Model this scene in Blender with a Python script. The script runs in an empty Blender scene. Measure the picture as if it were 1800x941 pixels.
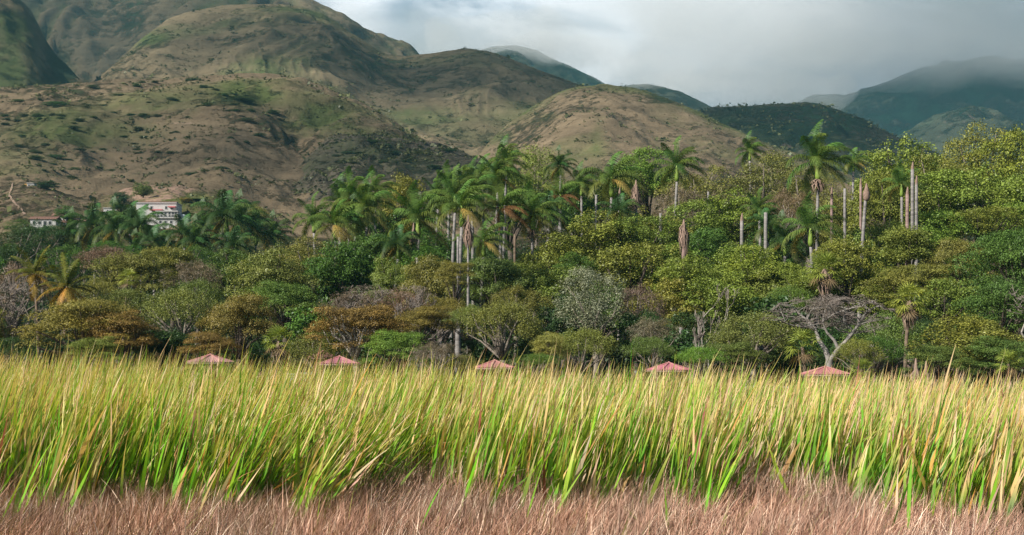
import bpy, math, random
import numpy as np
from mathutils import Vector

S = bpy.context.scene
COL = S.collection
# ------------------------------------------------------------------ camera
CAMZ = 4.0
cd = bpy.data.cameras.new("camera")
cam = bpy.data.objects.new("camera", cd)
COL.objects.link(cam)
cam.location = (0, 0, CAMZ)
cam.rotation_euler = (math.radians(90), 0, 0)
cd.lens = 50.0
cd.sensor_width = 36.0
cd.shift_y = 149.5 / 1800.0
cd.clip_start = 0.5
cd.clip_end = 40000
S.camera = cam
# ------------------------------------------------------------------ sun, sky
SUN = Vector((-0.63, -0.49, 0.60)).normalized()
SUN_EL = math.asin(SUN.z)
SUN_ROT = math.atan2(SUN.x, SUN.y)
ld = bpy.data.lights.new("sun", 'SUN')
ld.energy = 5.0
ld.angle = math.radians(0.5)
ld.color = (1.0, 0.93, 0.82)
lo = bpy.data.objects.new("sun", ld)
COL.objects.link(lo)
lo.rotation_euler = SUN.to_track_quat('Z', 'Y').to_euler()
W = bpy.data.worlds.new("World")
S.world = W
W.use_nodes = True
nt = W.node_tree
nt.nodes.clear()
def N(nt, t, **k):
    n = nt.nodes.new(t)
    for a, v in k.items():
        if a == 'ins':
            for kk, vv in v.items():
                n.inputs[kk].default_value = vv
        else:
            setattr(n, a, v)
    return n
out = N(nt, 'ShaderNodeOutputWorld')
mixs = N(nt, 'ShaderNodeMixShader')
sky = N(nt, 'ShaderNodeTexSky')
sky.sky_type = 'NISHITA'
sky.sun_disc = False
sky.sun_elevation = SUN_EL
sky.sun_rotation = SUN_ROT
sky.altitude = 400
b1 = N(nt, 'ShaderNodeBackground', ins={'Strength': 0.05})
nt.links.new(sky.outputs[0], b1.inputs[0])
tc = N(nt, 'ShaderNodeTexCoord')
mp = N(nt, 'ShaderNodeMapping')
mp.inputs['Scale'].default_value = (1, 1, 2.2)
nt.links.new(tc.outputs['Generated'], mp.inputs[0])
n1 = N(nt, 'ShaderNodeTexNoise', ins={'Scale': 7.0, 'Detail': 8.0, 'Roughness': 0.56, 'Distortion': 0.5})
nt.links.new(mp.outputs[0], n1.inputs['Vector'])
cr = N(nt, 'ShaderNodeValToRGB')
cr.color_ramp.elements[0].position = 0.30
cr.color_ramp.elements[0].color = (0.11, 0.19, 0.25, 1)
cr.color_ramp.elements[1].position = 0.74
cr.color_ramp.elements[1].color = (0.90, 0.94, 1.0, 1)
e_ = cr.color_ramp.elements.new(0.5); e_.color = (0.30, 0.38, 0.47, 1)
k_ = N(nt, 'ShaderNodeMath', operation='MULTIPLY_ADD'); k_.inputs[1].default_value = 1.7; k_.inputs[2].default_value = -0.36
nt.links.new(n1.outputs['Fac'], k_.inputs[0])
acc = k_.outputs[0]
def dirv(px, py):
    return Vector(((px-900)/2500.0, 1.0, (620-py)/2500.0)).normalized()
# big cloud masses: (bearing, height, radius, brighter or darker)
for (px, py, rad, amt) in ((1230, 0, .10, .30), (950, -10, .12, .16), (620, 0, .045, .26), (1480, 20, .08, .08), (1680, 110, .14, -.26), (1350, 160, .08, -.06), (760, 80, .07, -.10), (1750, -20, .07, .08), (300, -300, .3, .1), (1400, -500, .3, .1)):
    dv = N(nt, 'ShaderNodeVectorMath', operation='DISTANCE'); dv.inputs[1].default_value = dirv(px, py)
    nt.links.new(tc.outputs['Generated'], dv.inputs[0])
    m_ = N(nt, 'ShaderNodeMapRange', interpolation_type='SMOOTHSTEP', ins={'From Min': 0.0, 'From Max': rad, 'To Min': amt, 'To Max': 0.0})
    nt.links.new(dv.outputs['Value'], m_.inputs['Value'])
    a_ = N(nt, 'ShaderNodeMath', operation='ADD'); nt.links.new(acc, a_.inputs[0]); nt.links.new(m_.outputs[0], a_.inputs[1]); acc = a_.outputs[0]
nt.links.new(acc, cr.inputs[0])
b2 = N(nt, 'ShaderNodeBackground', ins={'Strength': 1.0})
nt.links.new(cr.outputs[0], b2.inputs[0])
# cloud cover: solid over the mountains (towards +Y), broken elsewhere
sep = N(nt, 'ShaderNodeSeparateXYZ')
nt.links.new(tc.outputs['Generated'], sep.inputs[0])
mr = N(nt, 'ShaderNodeMapRange', ins={'From Min': 0.62, 'From Max': 0.88})
nt.links.new(sep.outputs['Y'], mr.inputs['Value'])
n2 = N(nt, 'ShaderNodeTexNoise', ins={'Scale': 2.0, 'Detail': 5.0})
nt.links.new(tc.outputs['Generated'], n2.inputs['Vector'])
mr2 = N(nt, 'ShaderNodeMapRange', ins={'From Min': 0.60, 'From Max': 0.75})
nt.links.new(n2.outputs['Fac'], mr2.inputs['Value'])
mx = N(nt, 'ShaderNodeMath', operation='MAXIMUM')
nt.links.new(mr.outputs[0], mx.inputs[0])
nt.links.new(mr2.outputs[0], mx.inputs[1])
nt.links.new(mx.outputs[0], mixs.inputs[0])
nt.links.new(b1.outputs[0], mixs.inputs[1])
nt.links.new(b2.outputs[0], mixs.inputs[2])
nt.links.new(mixs.outputs[0], out.inputs[0])
S.view_settings.view_transform = 'Standard'
S.view_settings.look = 'None'
S.view_settings.exposure = 0.50
S.view_settings.gamma = 1.0
S.view_settings.use_curve_mapping = False
S.cycles.max_bounces = 10
S.cycles.diffuse_bounces = 2
S.cycles.glossy_bounces = 1
S.cycles.transmission_bounces = 3
S.cycles.transparent_max_bounces = 8
S.cycles.volume_bounces = 2
S.cycles.use_denoising = True
S.cycles.denoising_input_passes = 'RGB'
S.cycles.adaptive_threshold = 0.005

# ------------------------------------------------------------------ helpers
FP = 2500.0
def P(px, py, d):
    """a point of the place: the bearing and height read off the photo, at distance d"""
    return Vector(((px - 900) / FP * d, d, CAMZ + (620 - py) / FP * d))

def tag(o, label=None, cat=None, group=None, kind=None):
    if label: o['label'] = label
    if cat: o['category'] = cat
    if group: o['group'] = group
    if kind: o['kind'] = kind
    return o

def empty(name, loc, label, cat, group=None, rz=0):
    o = bpy.data.objects.new(name, None)
    COL.objects.link(o)
    o.location = loc
    o.rotation_euler = (0, 0, rz)
    o.empty_display_size = 0.3
    return tag(o, label, cat, group)

def link(name, me, parent=None, mat=None, loc=(0, 0, 0), scale=(1, 1, 1), rz=0, color=None):
    o = bpy.data.objects.new(name, me)
    COL.objects.link(o)
    o.parent = parent
    o.location = loc
    o.scale = scale
    o.rotation_euler = (0, 0, rz)
    if mat is not None and not me.materials:
        me.materials.append(mat)
    if color:
        o.color = (color[0], color[1], color[2], 1)
    return o

def mesh_np(name, V, F, col=None, attrs=None, smooth=False):
    """V (n,3) float, F (m,k) int with constant k"""
    V = np.asarray(V, dtype=np.float32)
    F = np.asarray(F, dtype=np.int32)
    me = bpy.data.meshes.new(name)
    m, k = F.shape
    me.vertices.add(len(V)); me.vertices.foreach_set('co', V.ravel())
    me.loops.add(m * k); me.loops.foreach_set('vertex_index', F.ravel())
    me.polygons.add(m)
    me.polygons.foreach_set('loop_start', np.arange(0, m * k, k, dtype=np.int32))
    me.polygons.foreach_set('loop_total', np.full(m, k, dtype=np.int32))
    if smooth: me.polygons.foreach_set('use_smooth', np.ones(m, dtype=bool))
    me.update(calc_edges=True)
    if col is not None:
        a = me.attributes.new('Col', 'FLOAT_COLOR', 'POINT')
        c = np.ones((len(V), 4), dtype=np.float32); c[:, :3] = col
        a.data.foreach_set('color', c.ravel())
    for kk, vv in (attrs or {}).items():
        a = me.attributes.new(kk, 'FLOAT', 'POINT')
        a.data.foreach_set('value', np.asarray(vv, dtype=np.float32))
    me.validate()
    return me

class MB:
    """collects polygons of one part"""
    def __init__(s): s.V = []; s.F = []
    def add(s, V, F):
        b = len(s.V); s.V += [tuple(v) for v in V]; s.F += [tuple(i + b for i in f) for f in F]
    def box(s, x0, x1, y0, y1, z0, z1):
        s.add([(x0,y0,z0),(x1,y0,z0),(x1,y1,z0),(x0,y1,z0),(x0,y0,z1),(x1,y0,z1),(x1,y1,z1),(x0,y1,z1)],
              [(0,3,2,1),(4,5,6,7),(0,1,5,4),(1,2,6,5),(2,3,7,6),(3,0,4,7)])
    def tube(s, pts, rad, n=6, cap=True):
        pts = [Vector(p) for p in pts]; V = []; F = []
        prev = None
        for i, p in enumerate(pts):
            d = (pts[min(i+1, len(pts)-1)] - pts[max(i-1, 0)])
            d = d.normalized() if d.length > 1e-9 else Vector((0,0,1))
            if prev is None:
                u = d.cross(Vector((0.13, 1, 0.07)));
                if u.length < .1: u = d.cross(Vector((1, 0, 0)))
            else:
                u = prev - d * prev.dot(d)
            u.normalize(); prev = u; w = d.cross(u)
            for k in range(n):
                a = 2*math.pi*k/n
                V.append(p + (u*math.cos(a) + w*math.sin(a)) * rad[i])
        for i in range(len(pts)-1):
            for k in range(n):
                a = i*n+k; b = i*n+(k+1) % n
                F.append((a, b, b+n, a+n))
        if cap:
            F.append(tuple(range(n))[::-1]); F.append(tuple((len(pts)-1)*n+k for k in range(n)))
        s.add(V, F)
    def mesh(s, name, smooth=False):
        me = bpy.data.meshes.new(name)
        me.from_pydata(s.V, [], s.F); me.update()
        if smooth: me.polygons.foreach_set('use_smooth', [True]*len(me.polygons))
        return me

# numpy value/gradient noise -----------------------------------------------
def _hash(ix, iy, seed):
    h = (ix.astype(np.int64)*374761393 + iy.astype(np.int64)*668265263 + seed*1442695041) & 0xffffffff
    h = ((h ^ (h >> 13)) * 1274126177) & 0xffffffff
    return ((h ^ (h >> 16)) & 0xffff) / 65535.0
def perlin(x, y, seed=0):
    x = np.asarray(x, float); y = np.asarray(y, float)
    ix = np.floor(x); iy = np.floor(y); fx = x-ix; fy = y-iy
    def g(i, j):
        a = _hash(ix+i, iy+j, seed) * 2*np.pi
        return np.cos(a)*(fx-i) + np.sin(a)*(fy-j)
    u = fx*fx*fx*(fx*(fx*6-15)+10); v = fy*fy*fy*(fy*(fy*6-15)+10)
    return ((g(0,0)*(1-u)+g(1,0)*u)*(1-v) + (g(0,1)*(1-u)+g(1,1)*u)*v) * 1.5
def fbm(x, y, oct=4, seed=0, gain=.5, lac=2.03):
    r = 0; a = 1; t = 0
    for i in range(oct):
        r = r + a*perlin(x, y, seed+i*17); t += a
        a *= gain; x = x*lac+5.3; y = y*lac+1.7
    return r/t
def ridged(x, y, oct=4, seed=0):
    r = 0; a = 1; t = 0
    for i in range(oct):
        r = r + a*(1-np.abs(perlin(x, y, seed+i*31))*2); t += a
        a *= .5; x = x*2.1+3.1; y = y*2.1+7.7
    return r/t
def sstep(a, b, x):
    t = np.clip((x-a)/(b-a), 0, 1); return t*t*(3-2*t)

# ------------------------------------------------------------------ materials
def new_mat(name):
    m = bpy.data.materials.new(name); m.use_nodes = True
    m.node_tree.nodes.clear()
    return m, m.node_tree
def mat_simple(name, col, rough=.8, var=.25, scale=3.0, spec=.2, bump=0.0, metal=0):
    m, t = new_mat(name)
    o = N(t, 'ShaderNodeOutputMaterial'); p = N(t, 'ShaderNodeBsdfPrincipled', ins={'Roughness': rough, 'Specular IOR Level': spec, 'Metallic': metal})
    tc = N(t, 'ShaderNodeTexCoord'); n = N(t, 'ShaderNodeTexNoise', ins={'Scale': scale, 'Detail': 6.0, 'Roughness': .65})
    t.links.new(tc.outputs['Object'], n.inputs['Vector'])
    r = N(t, 'ShaderNodeValToRGB')
    r.color_ramp.elements[0].position = .3; r.color_ramp.elements[1].position = .7
    r.color_ramp.elements[0].color = (*[c*(1-var) for c in col], 1)
    r.color_ramp.elements[1].color = (*[min(1, c*(1+var)) for c in col], 1)
    t.links.new(n.outputs['Fac'], r.inputs[0]); t.links.new(r.outputs[0], p.inputs['Base Color'])
    if bump:
        b = N(t, 'ShaderNodeBump', ins={'Strength': bump, 'Distance': .05}); t.links.new(n.outputs['Fac'], b.inputs['Height'])
        t.links.new(b.outputs[0], p.inputs['Normal'])
    t.links.new(p.outputs[0], o.inputs[0])
    return m

def leaf_mat(name, mode, transl=.3, var=.35, gloss=.0, hue=(1.25, 1.05, .7)):
    """mode 'obj': object colour; 'attr': Col attribute"""
    m, t = new_mat(name)
    o = N(t, 'ShaderNodeOutputMaterial')
    if mode == 'obj':
        src = N(t, 'ShaderNodeObjectInfo').outputs['Color']
    else:
        src = N(t, 'ShaderNodeAttribute', attribute_name='Col').outputs['Color']
    geo = N(t, 'ShaderNodeNewGeometry')
    tc = N(t, 'ShaderNodeTexCoord')
    ns = N(t, 'ShaderNodeTexNoise', ins={'Scale': .45, 'Detail': 3.0})
    t.links.new(tc.outputs['Object'], ns.inputs['Vector'])
    # value variation per leaf
    mr = N(t, 'ShaderNodeMapRange', ins={'To Min': 1-var, 'To Max': 1+var})
    t.links.new(geo.outputs['Random Per Island'], mr.inputs['Value'])
    vm = N(t, 'ShaderNodeVectorMath', operation='SCALE')
    t.links.new(src, vm.inputs[0]); t.links.new(mr.outputs[0], vm.inputs['Scale'])
    # patches of another hue
    hv = N(t, 'ShaderNodeVectorMath', operation='MULTIPLY'); hv.inputs[1].default_value = hue
    t.links.new(vm.outputs[0], hv.inputs[0])
    m2 = N(t, 'ShaderNodeMapRange', ins={'From Min': .4, 'From Max': .62})
    t.links.new(ns.outputs['Fac'], m2.inputs['Value'])
    mix = N(t, 'ShaderNodeMix', data_type='RGBA')
    t.links.new(m2.outputs[0], mix.inputs['Factor']); t.links.new(vm.outputs[0], mix.inputs['A']); t.links.new(hv.outputs[0], mix.inputs['B'])
    d = N(t, 'ShaderNodeBsdfDiffuse'); tr = N(t, 'ShaderNodeBsdfTranslucent')
    ms = N(t, 'ShaderNodeMixShader'); ms.inputs[0].default_value = transl
    t.links.new(mix.outputs['Result'], d.inputs[0])
    tv = N(t, 'ShaderNodeVectorMath', operation='MULTIPLY'); tv.inputs[1].default_value = (1.1, 1.2, .5)
    t.links.new(mix.outputs['Result'], tv.inputs[0]); t.links.new(tv.outputs[0], tr.inputs[0])
    t.links.new(d.outputs[0], ms.inputs[1]); t.links.new(tr.outputs[0], ms.inputs[2])
    last = ms
    if gloss > 0:
        g = N(t, 'ShaderNodeBsdfGlossy', ins={'Roughness': .45, 'Color': (.9, .95, 1, 1)})
        m3 = N(t, 'ShaderNodeMixShader'); m3.inputs[0].default_value = gloss
        t.links.new(ms.outputs[0], m3.inputs[1]); t.links.new(g.outputs[0], m3.inputs[2]); last = m3
    t.links.new(last.outputs[0], o.inputs[0])
    return m

M_LEAF = leaf_mat('leaf', 'obj', .18, .5, .02, (1.10, 1.03, .85))
M_PALM = leaf_mat('palm_leaf', 'attr', .25, .3, .02, (1.1, 1.0, .85))
M_REED = leaf_mat('reed_blade', 'attr', .32, .28, .02, (1.06, 1.0, .85))
M_DRY = leaf_mat('dry_blade', 'attr', .12, .4, .0, (1.1, .97, .9))
M_BARK = mat_simple('bark', (.21, .18, .15), .9, .35, 2.5)
M_PALEBARK = mat_simple('pale_bark', (.36, .33, .29), .9, .3, 2.5)
M_DARKBARK = mat_simple('dark_bark', (.10, .08, .065), .9, .35, 2.5)
M_WHITE = mat_simple('limewash', (.48, .48, .47), .85, .15, 1.2)
M_RED = mat_simple('red_sheet', (.50, .14, .15), .6, .18, 2.0, .35)
M_TILE = mat_simple('clay_tile', (.30, .17, .13), .85, .3, 3.0)
M_WOOD = mat_simple('post_wood', (.26, .19, .16), .85, .25, 5.0)
M_GLASSD = mat_simple('dark_opening', (.03, .035, .04), .35, .1, 1.0, .5)
M_CONC = mat_simple('concrete', (.42, .42, .42), .9, .2, .8)
M_STRAW = mat_simple('straw', (.27, .19, .15), .95, .4, 6.0)

def ringed_trunk_mat(name, ca, cb):
    m, t = new_mat(name)
    o = N(t, 'ShaderNodeOutputMaterial'); p = N(t, 'ShaderNodeBsdfPrincipled', ins={'Roughness': .85, 'Specular IOR Level': .15})
    geo = N(t, 'ShaderNodeNewGeometry'); sp = N(t, 'ShaderNodeSeparateXYZ'); t.links.new(geo.outputs['Position'], sp.inputs[0])
    cb_ = N(t, 'ShaderNodeCombineXYZ')
    mz = N(t, 'ShaderNodeMath', operation='MULTIPLY'); mz.inputs[1].default_value = 3.2
    t.links.new(sp.outputs['Z'], mz.inputs[0]); t.links.new(mz.outputs[0], cb_.inputs['Z'])
    mxx = N(t, 'ShaderNodeMath', operation='MULTIPLY'); mxx.inputs[1].default_value = .6
    t.links.new(sp.outputs['X'], mxx.inputs[0]); t.links.new(mxx.outputs[0], cb_.inputs['X'])
    n = N(t, 'ShaderNodeTexNoise', ins={'Scale': 1.0, 'Detail': 4.0, 'Roughness': .7}); t.links.new(cb_.outputs[0], n.inputs['Vector'])
    r = N(t, 'ShaderNodeValToRGB'); r.color_ramp.elements[0].position = .33; r.color_ramp.elements[1].position = .66
    r.color_ramp.elements[0].color = (*ca, 1); r.color_ramp.elements[1].color = (*cb, 1)
    t.links.new(n.outputs['Fac'], r.inputs[0]); t.links.new(r.outputs[0], p.inputs['Base Color']); t.links.new(p.outputs[0], o.inputs[0])
    return m
M_PTRUNK = ringed_trunk_mat('palm_trunk', (.15, .14, .135), (.35, .33, .32))
M_CTRUNK = ringed_trunk_mat('coconut_trunk', (.12, .09, .07), (.24, .18, .13))
M_SHAFT = mat_simple('crownshaft', (.20, .30, .05), .45, .3, .8, .4)

def land_mat(name, brown, green, dark, tan, gscale, shrub_scale, shrub_amt, strip=1.0):
    """ground cover: dry grass, green grass, scrub and bare soil, mixed by noise and by the attributes green, rock"""
    m, t = new_mat(name)
    o = N(t, 'ShaderNodeOutputMaterial'); p = N(t, 'ShaderNodeBsdfDiffuse')
    geo = N(t, 'ShaderNodeNewGeometry')
    def noise(s, det=6., rough=.6, vec=None):
        n = N(t, 'ShaderNodeTexNoise', ins={'Scale': s, 'Detail': det, 'Roughness': rough})
        t.links.new(vec or geo.outputs['Position'], n.inputs['Vector']); return n.outputs['Fac']
    def mr(v, a, b, lo=0., hi=1.):
        n = N(t, 'ShaderNodeMapRange', ins={'From Min': a, 'From Max': b, 'To Min': lo, 'To Max': hi}); t.links.new(v, n.inputs['Value']); return n.outputs[0]
    def add(a, b, op='ADD'):
        n = N(t, 'ShaderNodeMath', operation=op)
        if hasattr(a, 'node'): t.links.new(a, n.inputs[0])
        else: n.inputs[0].default_value = a
        if hasattr(b, 'node'): t.links.new(b, n.inputs[1])
        else: n.inputs[1].default_value = b
        return n.outputs[0]
    def mix(f, a, b):
        n = N(t, 'ShaderNodeMix', data_type='RGBA'); t.links.new(f, n.inputs['Factor'])
        for s, v in (('A', a), ('B', b)):
            if hasattr(v, 'node'): t.links.new(v, n.inputs[s])
            else: n.inputs[s].default_value = (*v, 1)
        return n.outputs['Result']
    ag = N(t, 'ShaderNodeAttribute', attribute_name='green').outputs['Fac']
    ar = N(t, 'ShaderNodeAttribute', attribute_name='rock').outputs['Fac']
    ad = N(t, 'ShaderNodeAttribute', attribute_name='scrub').outputs['Fac']
    # striation along the contours: noise stretched horizontally
    mp = N(t, 'ShaderNodeMapping'); mp.inputs['Scale'].default_value = (.35, .35, 2.2)
    t.links.new(geo.outputs['Position'], mp.inputs[0])
    st = noise(gscale*6, 5., .75, mp.outputs[0])
    g1 = noise(gscale, 5.)
    base = mix(mr(noise(gscale*3.1, 7., .72), .38, .62), brown, tuple(c*1.35 for c in brown))
    base = mix(mr(st, .35, .65), base, tuple(c*.74 for c in brown))
    gf = mr(add(g1, ag), .50, .72)
    col = mix(gf, base, mix(mr(st, .3, .7), green, tuple(c*.6 for c in green)))
    sc = noise(shrub_scale, 8., .8)
    big = noise(gscale*.8, 3.)
    sf = mr(add(add(sc, add(add(big, -.5), .5, 'MULTIPLY')), ad), .60-shrub_amt, .74-shrub_amt)
    col = mix(sf, col, mix(mr(st, .35, .65), dark, tuple(c*.5 for c in dark)))
    rk = noise(gscale*7, 6., .75)
    rf = mr(add(rk, ar), .74, .84)
    col = mix(rf, col, mix(mr(st, .3, .7), tan, tuple(c*.6 for c in tan)))
    t.links.new(col, p.inputs[0])
    bm = N(t, 'ShaderNodeBump', ins={'Strength': .9, 'Distance': 2.2*strip})
    hh = add(add(st, add(noise(gscale*9, 5., .7), 1., 'MULTIPLY')), add(sf, .7, 'MULTIPLY'))
    t.links.new(hh, bm.inputs['Height']); t.links.new(bm.outputs[0], p.inputs['Normal'])
    t.links.new(p.outputs[0], o.inputs[0])
    return m

# ------------------------------------------------------------------ land
def G(x, y):
    """height of the ground sheet"""
    x = np.asarray(x, float); y = np.asarray(y, float)
    a = np.clip(y-100, 0, 300)
    z = .0004*a*a + np.clip(y-400, 0, 1500)*.02
    z = z + fbm(x/60, y/60, 3, 5)*np.clip((y-150)/200, 0, 1)*5
    return z

def crest_fn(pts):
    pts = [(a, max(b, -95), c) for a, b, c in pts]
    px = np.array([p[0] for p in pts], float); py = np.array([p[1] for p in pts], float); dd = np.array([p[2] for p in pts], float)
    zz = CAMZ + (620-py)/FP*dd
    def smooth(a, u):
        # average of shifted lookups: rounds the corners of the polyline
        r = 0
        for s in (-14, -7, 0, 7, 14): r = r + np.interp(u+s, px, a)
        return r/5
    return lambda u: (smooth(zz, u), smooth(dd, u))

class Hill:
    def __init__(s, name, crest, foot, back, amp, gul, seed, mat, shape=.85, nu=420, nv=170, carve=(), paint=(), zoff=0):
        s.name = name; s.cf = crest_fn(crest); s.u0 = crest[0][0]; s.u1 = crest[-1][0]
        s.foot = foot; s.back = back; s.amp = amp; s.gul = gul; s.seed = seed; s.mat = mat; s.shape = shape
        s.nu = nu; s.nv = nv; s.carve = carve; s.paint = paint; s.zoff = zoff
    def height(s, x, y):
        y = np.maximum(np.asarray(y, float), 10.); x = np.asarray(x, float)
        u = 900+FP*x/y
        zc, dc = s.cf(u)
        foot = s.foot
        zf = G(x*0, foot+y*0) - 6 + s.zoff
        t = np.clip((y-foot)/(dc-foot), 0, None)
        tt = np.clip(t, 0, 1)
        prof = s.shape*tt + (1-s.shape)*np.sin(tt*np.pi/2)
        prof = prof - .03*np.sin(tt*2*np.pi)
        z = zf + (zc-zf)*prof
        beh = np.clip(y-dc, 0, None)
        z = z - beh*beh/(beh+s.amp*6+20)*.45
        # relief: ribs and gullies running down the slope
        k = 1.0/(s.gul)
        wx = x + fbm(x*k*.5, y*k*.5, 3, s.seed+3)*s.gul*1.1
        rg = ridged(wx*k, y*k*.33, 4, s.seed)
        relief = (rg-.35)*s.amp*np.sin(np.clip(t, 0, 1.0)*np.pi*.94+.05)**.8
        relief = relief + (ridged(wx*k*3.1, y*k*1.3, 3, s.seed+21)-.35)*s.amp*.14*np.sin(np.clip(t, 0, 1)*np.pi*.94+.05)
        relief = relief + fbm(x*k*2.2, y*k*2.2, 6, s.seed+9, .5)*s.amp*.32*(1-.7*np.exp(-((t-1)/.05)**2))
        z = z + relief
        for (pts, wd, dp) in s.carve:
            dmin = np.full(z.shape, 1e9); 
            for (a, b) in zip(pts[:-1], pts[1:]):
                ax, ay, bx, by = a[0], a[1], b[0], b[1]
                ux, uy = bx-ax, by-ay
                # in (u, y) space scaled to metres
                X = (u-ax)*y/FP; Y = y-ay; Ux = ux*y/FP
                q = np.clip((X*Ux+Y*uy)/(Ux*Ux+uy*uy+1e-6), 0, 1)
                dmin = np.minimum(dmin, np.hypot(X-q*Ux, (Y-q*uy)))
            z = z - dp*np.exp(-(dmin/wd)**2)*(0.8+.4*fbm(x*k*3, y*k*3, 2, s.seed+50))
        return z
    def build(s):
        u = np.linspace(s.u0, s.u1, s.nu)
        ydc = s.cf(u)[1].max()
        v = np.linspace(0, 1, s.nv)
        yy = s.foot + (ydc+s.back-s.foot)*v
        U, Y = np.meshgrid(u, yy)
        X = (U-900)/FP*Y
        Z = s.height(X, Y)
        V = np.stack([X, Y, Z], -1).reshape(-1, 3)
        i = np.arange((s.nv-1)*s.nu).reshape(s.nv-1, s.nu)[:, :-1].ravel()
        F = np.stack([i, i+1, i+1+s.nu, i+s.nu], -1)
        py = 620-(Z-CAMZ)/Y*FP
        zc, dc = s.cf(U)
        t = (Y-s.foot)/(dc-s.foot)
        # moist gullies are green
        k = 1.0/s.gul
        lap = np.zeros_like(Z); lap[:, 3:-3] = (Z[:, 6:]+Z[:, :-6])/2-Z[:, 3:-3]
        gul = np.clip(lap/(s.amp*.12+.1), -1, 1)
        at = {'green': gul*.10, 'rock': np.zeros_like(Z), 'scrub': np.clip(gul, 0, 1)*.07}
        for (ch, cx, cy, rx, ry, val) in s.paint:
            n = fbm(U/25, py/14, 3, int(cx))
            at[ch] = at[ch] + val*np.exp(-(((U-cx)/rx)**2+((py-cy)/ry)**2))*(1+n*.8)
        me = mesh_np(s.name, V, F, attrs={a: b.ravel()*(.85 if a == 'green' else 1) for a, b in at.items()}, smooth=True)
        o = link(s.name, me, None, s.mat)
        o['kind'] = 'structure'
        return o

BR = (.118, .083, .058)
L_LOW = land_mat('low_hill_cover', (.150, .112, .075), (.105, .120, .038), (.035, .055, .025), (.34, .23, .17), .012, .16, .04)
L_DARK = land_mat('shaded_hill_cover', (.110, .095, .070), (.075, .10, .038), (.040, .056, .032), (.24, .18, .14), .010, .12, .07)  # darker scrub cover, with the cloud shadow on this hill put into its colour
L_SPUR = land_mat('grass_spur_cover', (.168, .128, .082), (.100, .122, .044), (.050, .070, .034), (.30, .22, .16), .008, .10, .035)
L_MAIN = land_mat('main_hill_cover', (.152, .122, .076), (.088, .112, .044), (.050, .070, .036), (.28, .21, .16), .0055, .06, .05)
L_FAR = land_mat('far_mountain_cover', (.055, .065, .045), (.032, .070, .038), (.018, .050, .03), (.17, .15, .12), .003, .02, .10, 3)  # darkened and greened: distant haze and cloud shadow put into the cover

HILLS = []
def hill(*a, **k):
    h = Hill(*a, **k); HILLS.append(h); return h

hill('foothill', [(-900,300,760),(-300,300,700),(-60,322,640),(40,318,620),(120,330,600),(200,325,600),(300,322,600),(380,335,590),(450,362,570),(520,400,540),(620,440,520)],
     335, 160, 5, 45, 11, L_LOW, .9, carve=[([(190,430),(170,560),(120,640)], 14, 7)],
     paint=[('green',20,345,60,18,.12),('green',170,325,60,20,.15),('rock',225,335,34,16,.34),('rock',320,325,60,18,.34),('rock',270,350,50,14,.28),('rock',120,380,60,12,.2),('green',330,360,60,20,.2),('rock',60,350,50,10,.12),('scrub',60,400,80,30,.1),('scrub',420,350,50,20,.1)])
hill('scrub_hill', [(380,430,540),(420,395,580),(450,355,620),(475,312,670),(500,278,720),(535,254,740),(590,238,750),(660,241,740),(720,247,730),(790,262,710),(850,284,690),(900,303,660),(960,332,630),(1050,380,600)],
     480, 190, 9, 55, 23, L_DARK, .7, carve=[([(470,520),(492,640),(512,740)], 16, 10)],
     paint=[('rock',500,300,14,30,.2),('green',570,225,40,20,.3),('scrub',620,290,130,50,.05),('rock',765,250,30,2.5,.5),('rock',820,270,40,16,.12),('green',560,345,70,16,.15),('scrub',480,350,30,20,.1)])
hill('grassy_spur', [(-1200,60,1000),(-500,110,950),(-100,152,900),(0,152,900),(100,149,900),(200,144,900),(300,139,900),(400,134,900),(480,130,900),(560,150,890),(640,186,870),(700,220,850),(760,250,830),(830,284,800),(880,312,780),(960,360,750)],
     440, 260, 12, 95, 31, L_SPUR, 1.0, nu=900, nv=360,
     carve=[([(505,560),(520,660),(510,760)], 22, 16), ([(170,520),(190,620),(230,720)], 26, 9), ([(640,640),(600,760)], 20, 6)],
     paint=[('green',560,215,60,28,.30),('green',430,165,60,22,.2),('rock',470,150,50,10,.03),('scrub',410,180,50,14,.16),('scrub',440,215,70,14,.12),('scrub',500,240,40,30,.12),
            ('rock',340,217,70,2.2,.34),('rock',600,165,60,16,.05),('green',650,245,70,18,.22),('scrub',250,260,160,30,.04),('scrub',60,240,100,40,.03),('rock',30,285,60,14,.12),('rock',230,300,60,14,.14),('green',250,305,50,20,.12),('scrub',160,165,120,16,.05)])
hill('rounded_hill', [(740,400,820),(780,345,900),(820,300,990),(860,252,1080),(900,215,1150),(950,176,1240),(1000,151,1220),(1060,148,1160),(1130,158,1150),(1200,185,1130),(1280,225,1080),(1350,254,1040),(1420,280,1000),(1550,330,900),(1700,380,850)],
     560, 300, 11, 90, 41, L_SPUR, .95, nu=700, nv=340,
     carve=[([(880,620),(862,800),(880,1000)], 24, 14), ([(1180,700),(1150,1000)], 30, 8)],
     paint=[('green',930,200,70,22,.12),('green',1050,240,16,50,.12),('green',1000,205,90,8,.08),('rock',1090,190,20,30,.13),('rock',1000,235,60,10,.12),('scrub',1180,175,60,12,.2),('scrub',1250,225,70,30,.06),('rock',1110,268,60,5,.3),('rock',1190,256,50,1.8,.5),('green',1150,272,80,8,.2),('green',870,240,30,14,.2),('rock',960,280,50,3,.3)])
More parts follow.
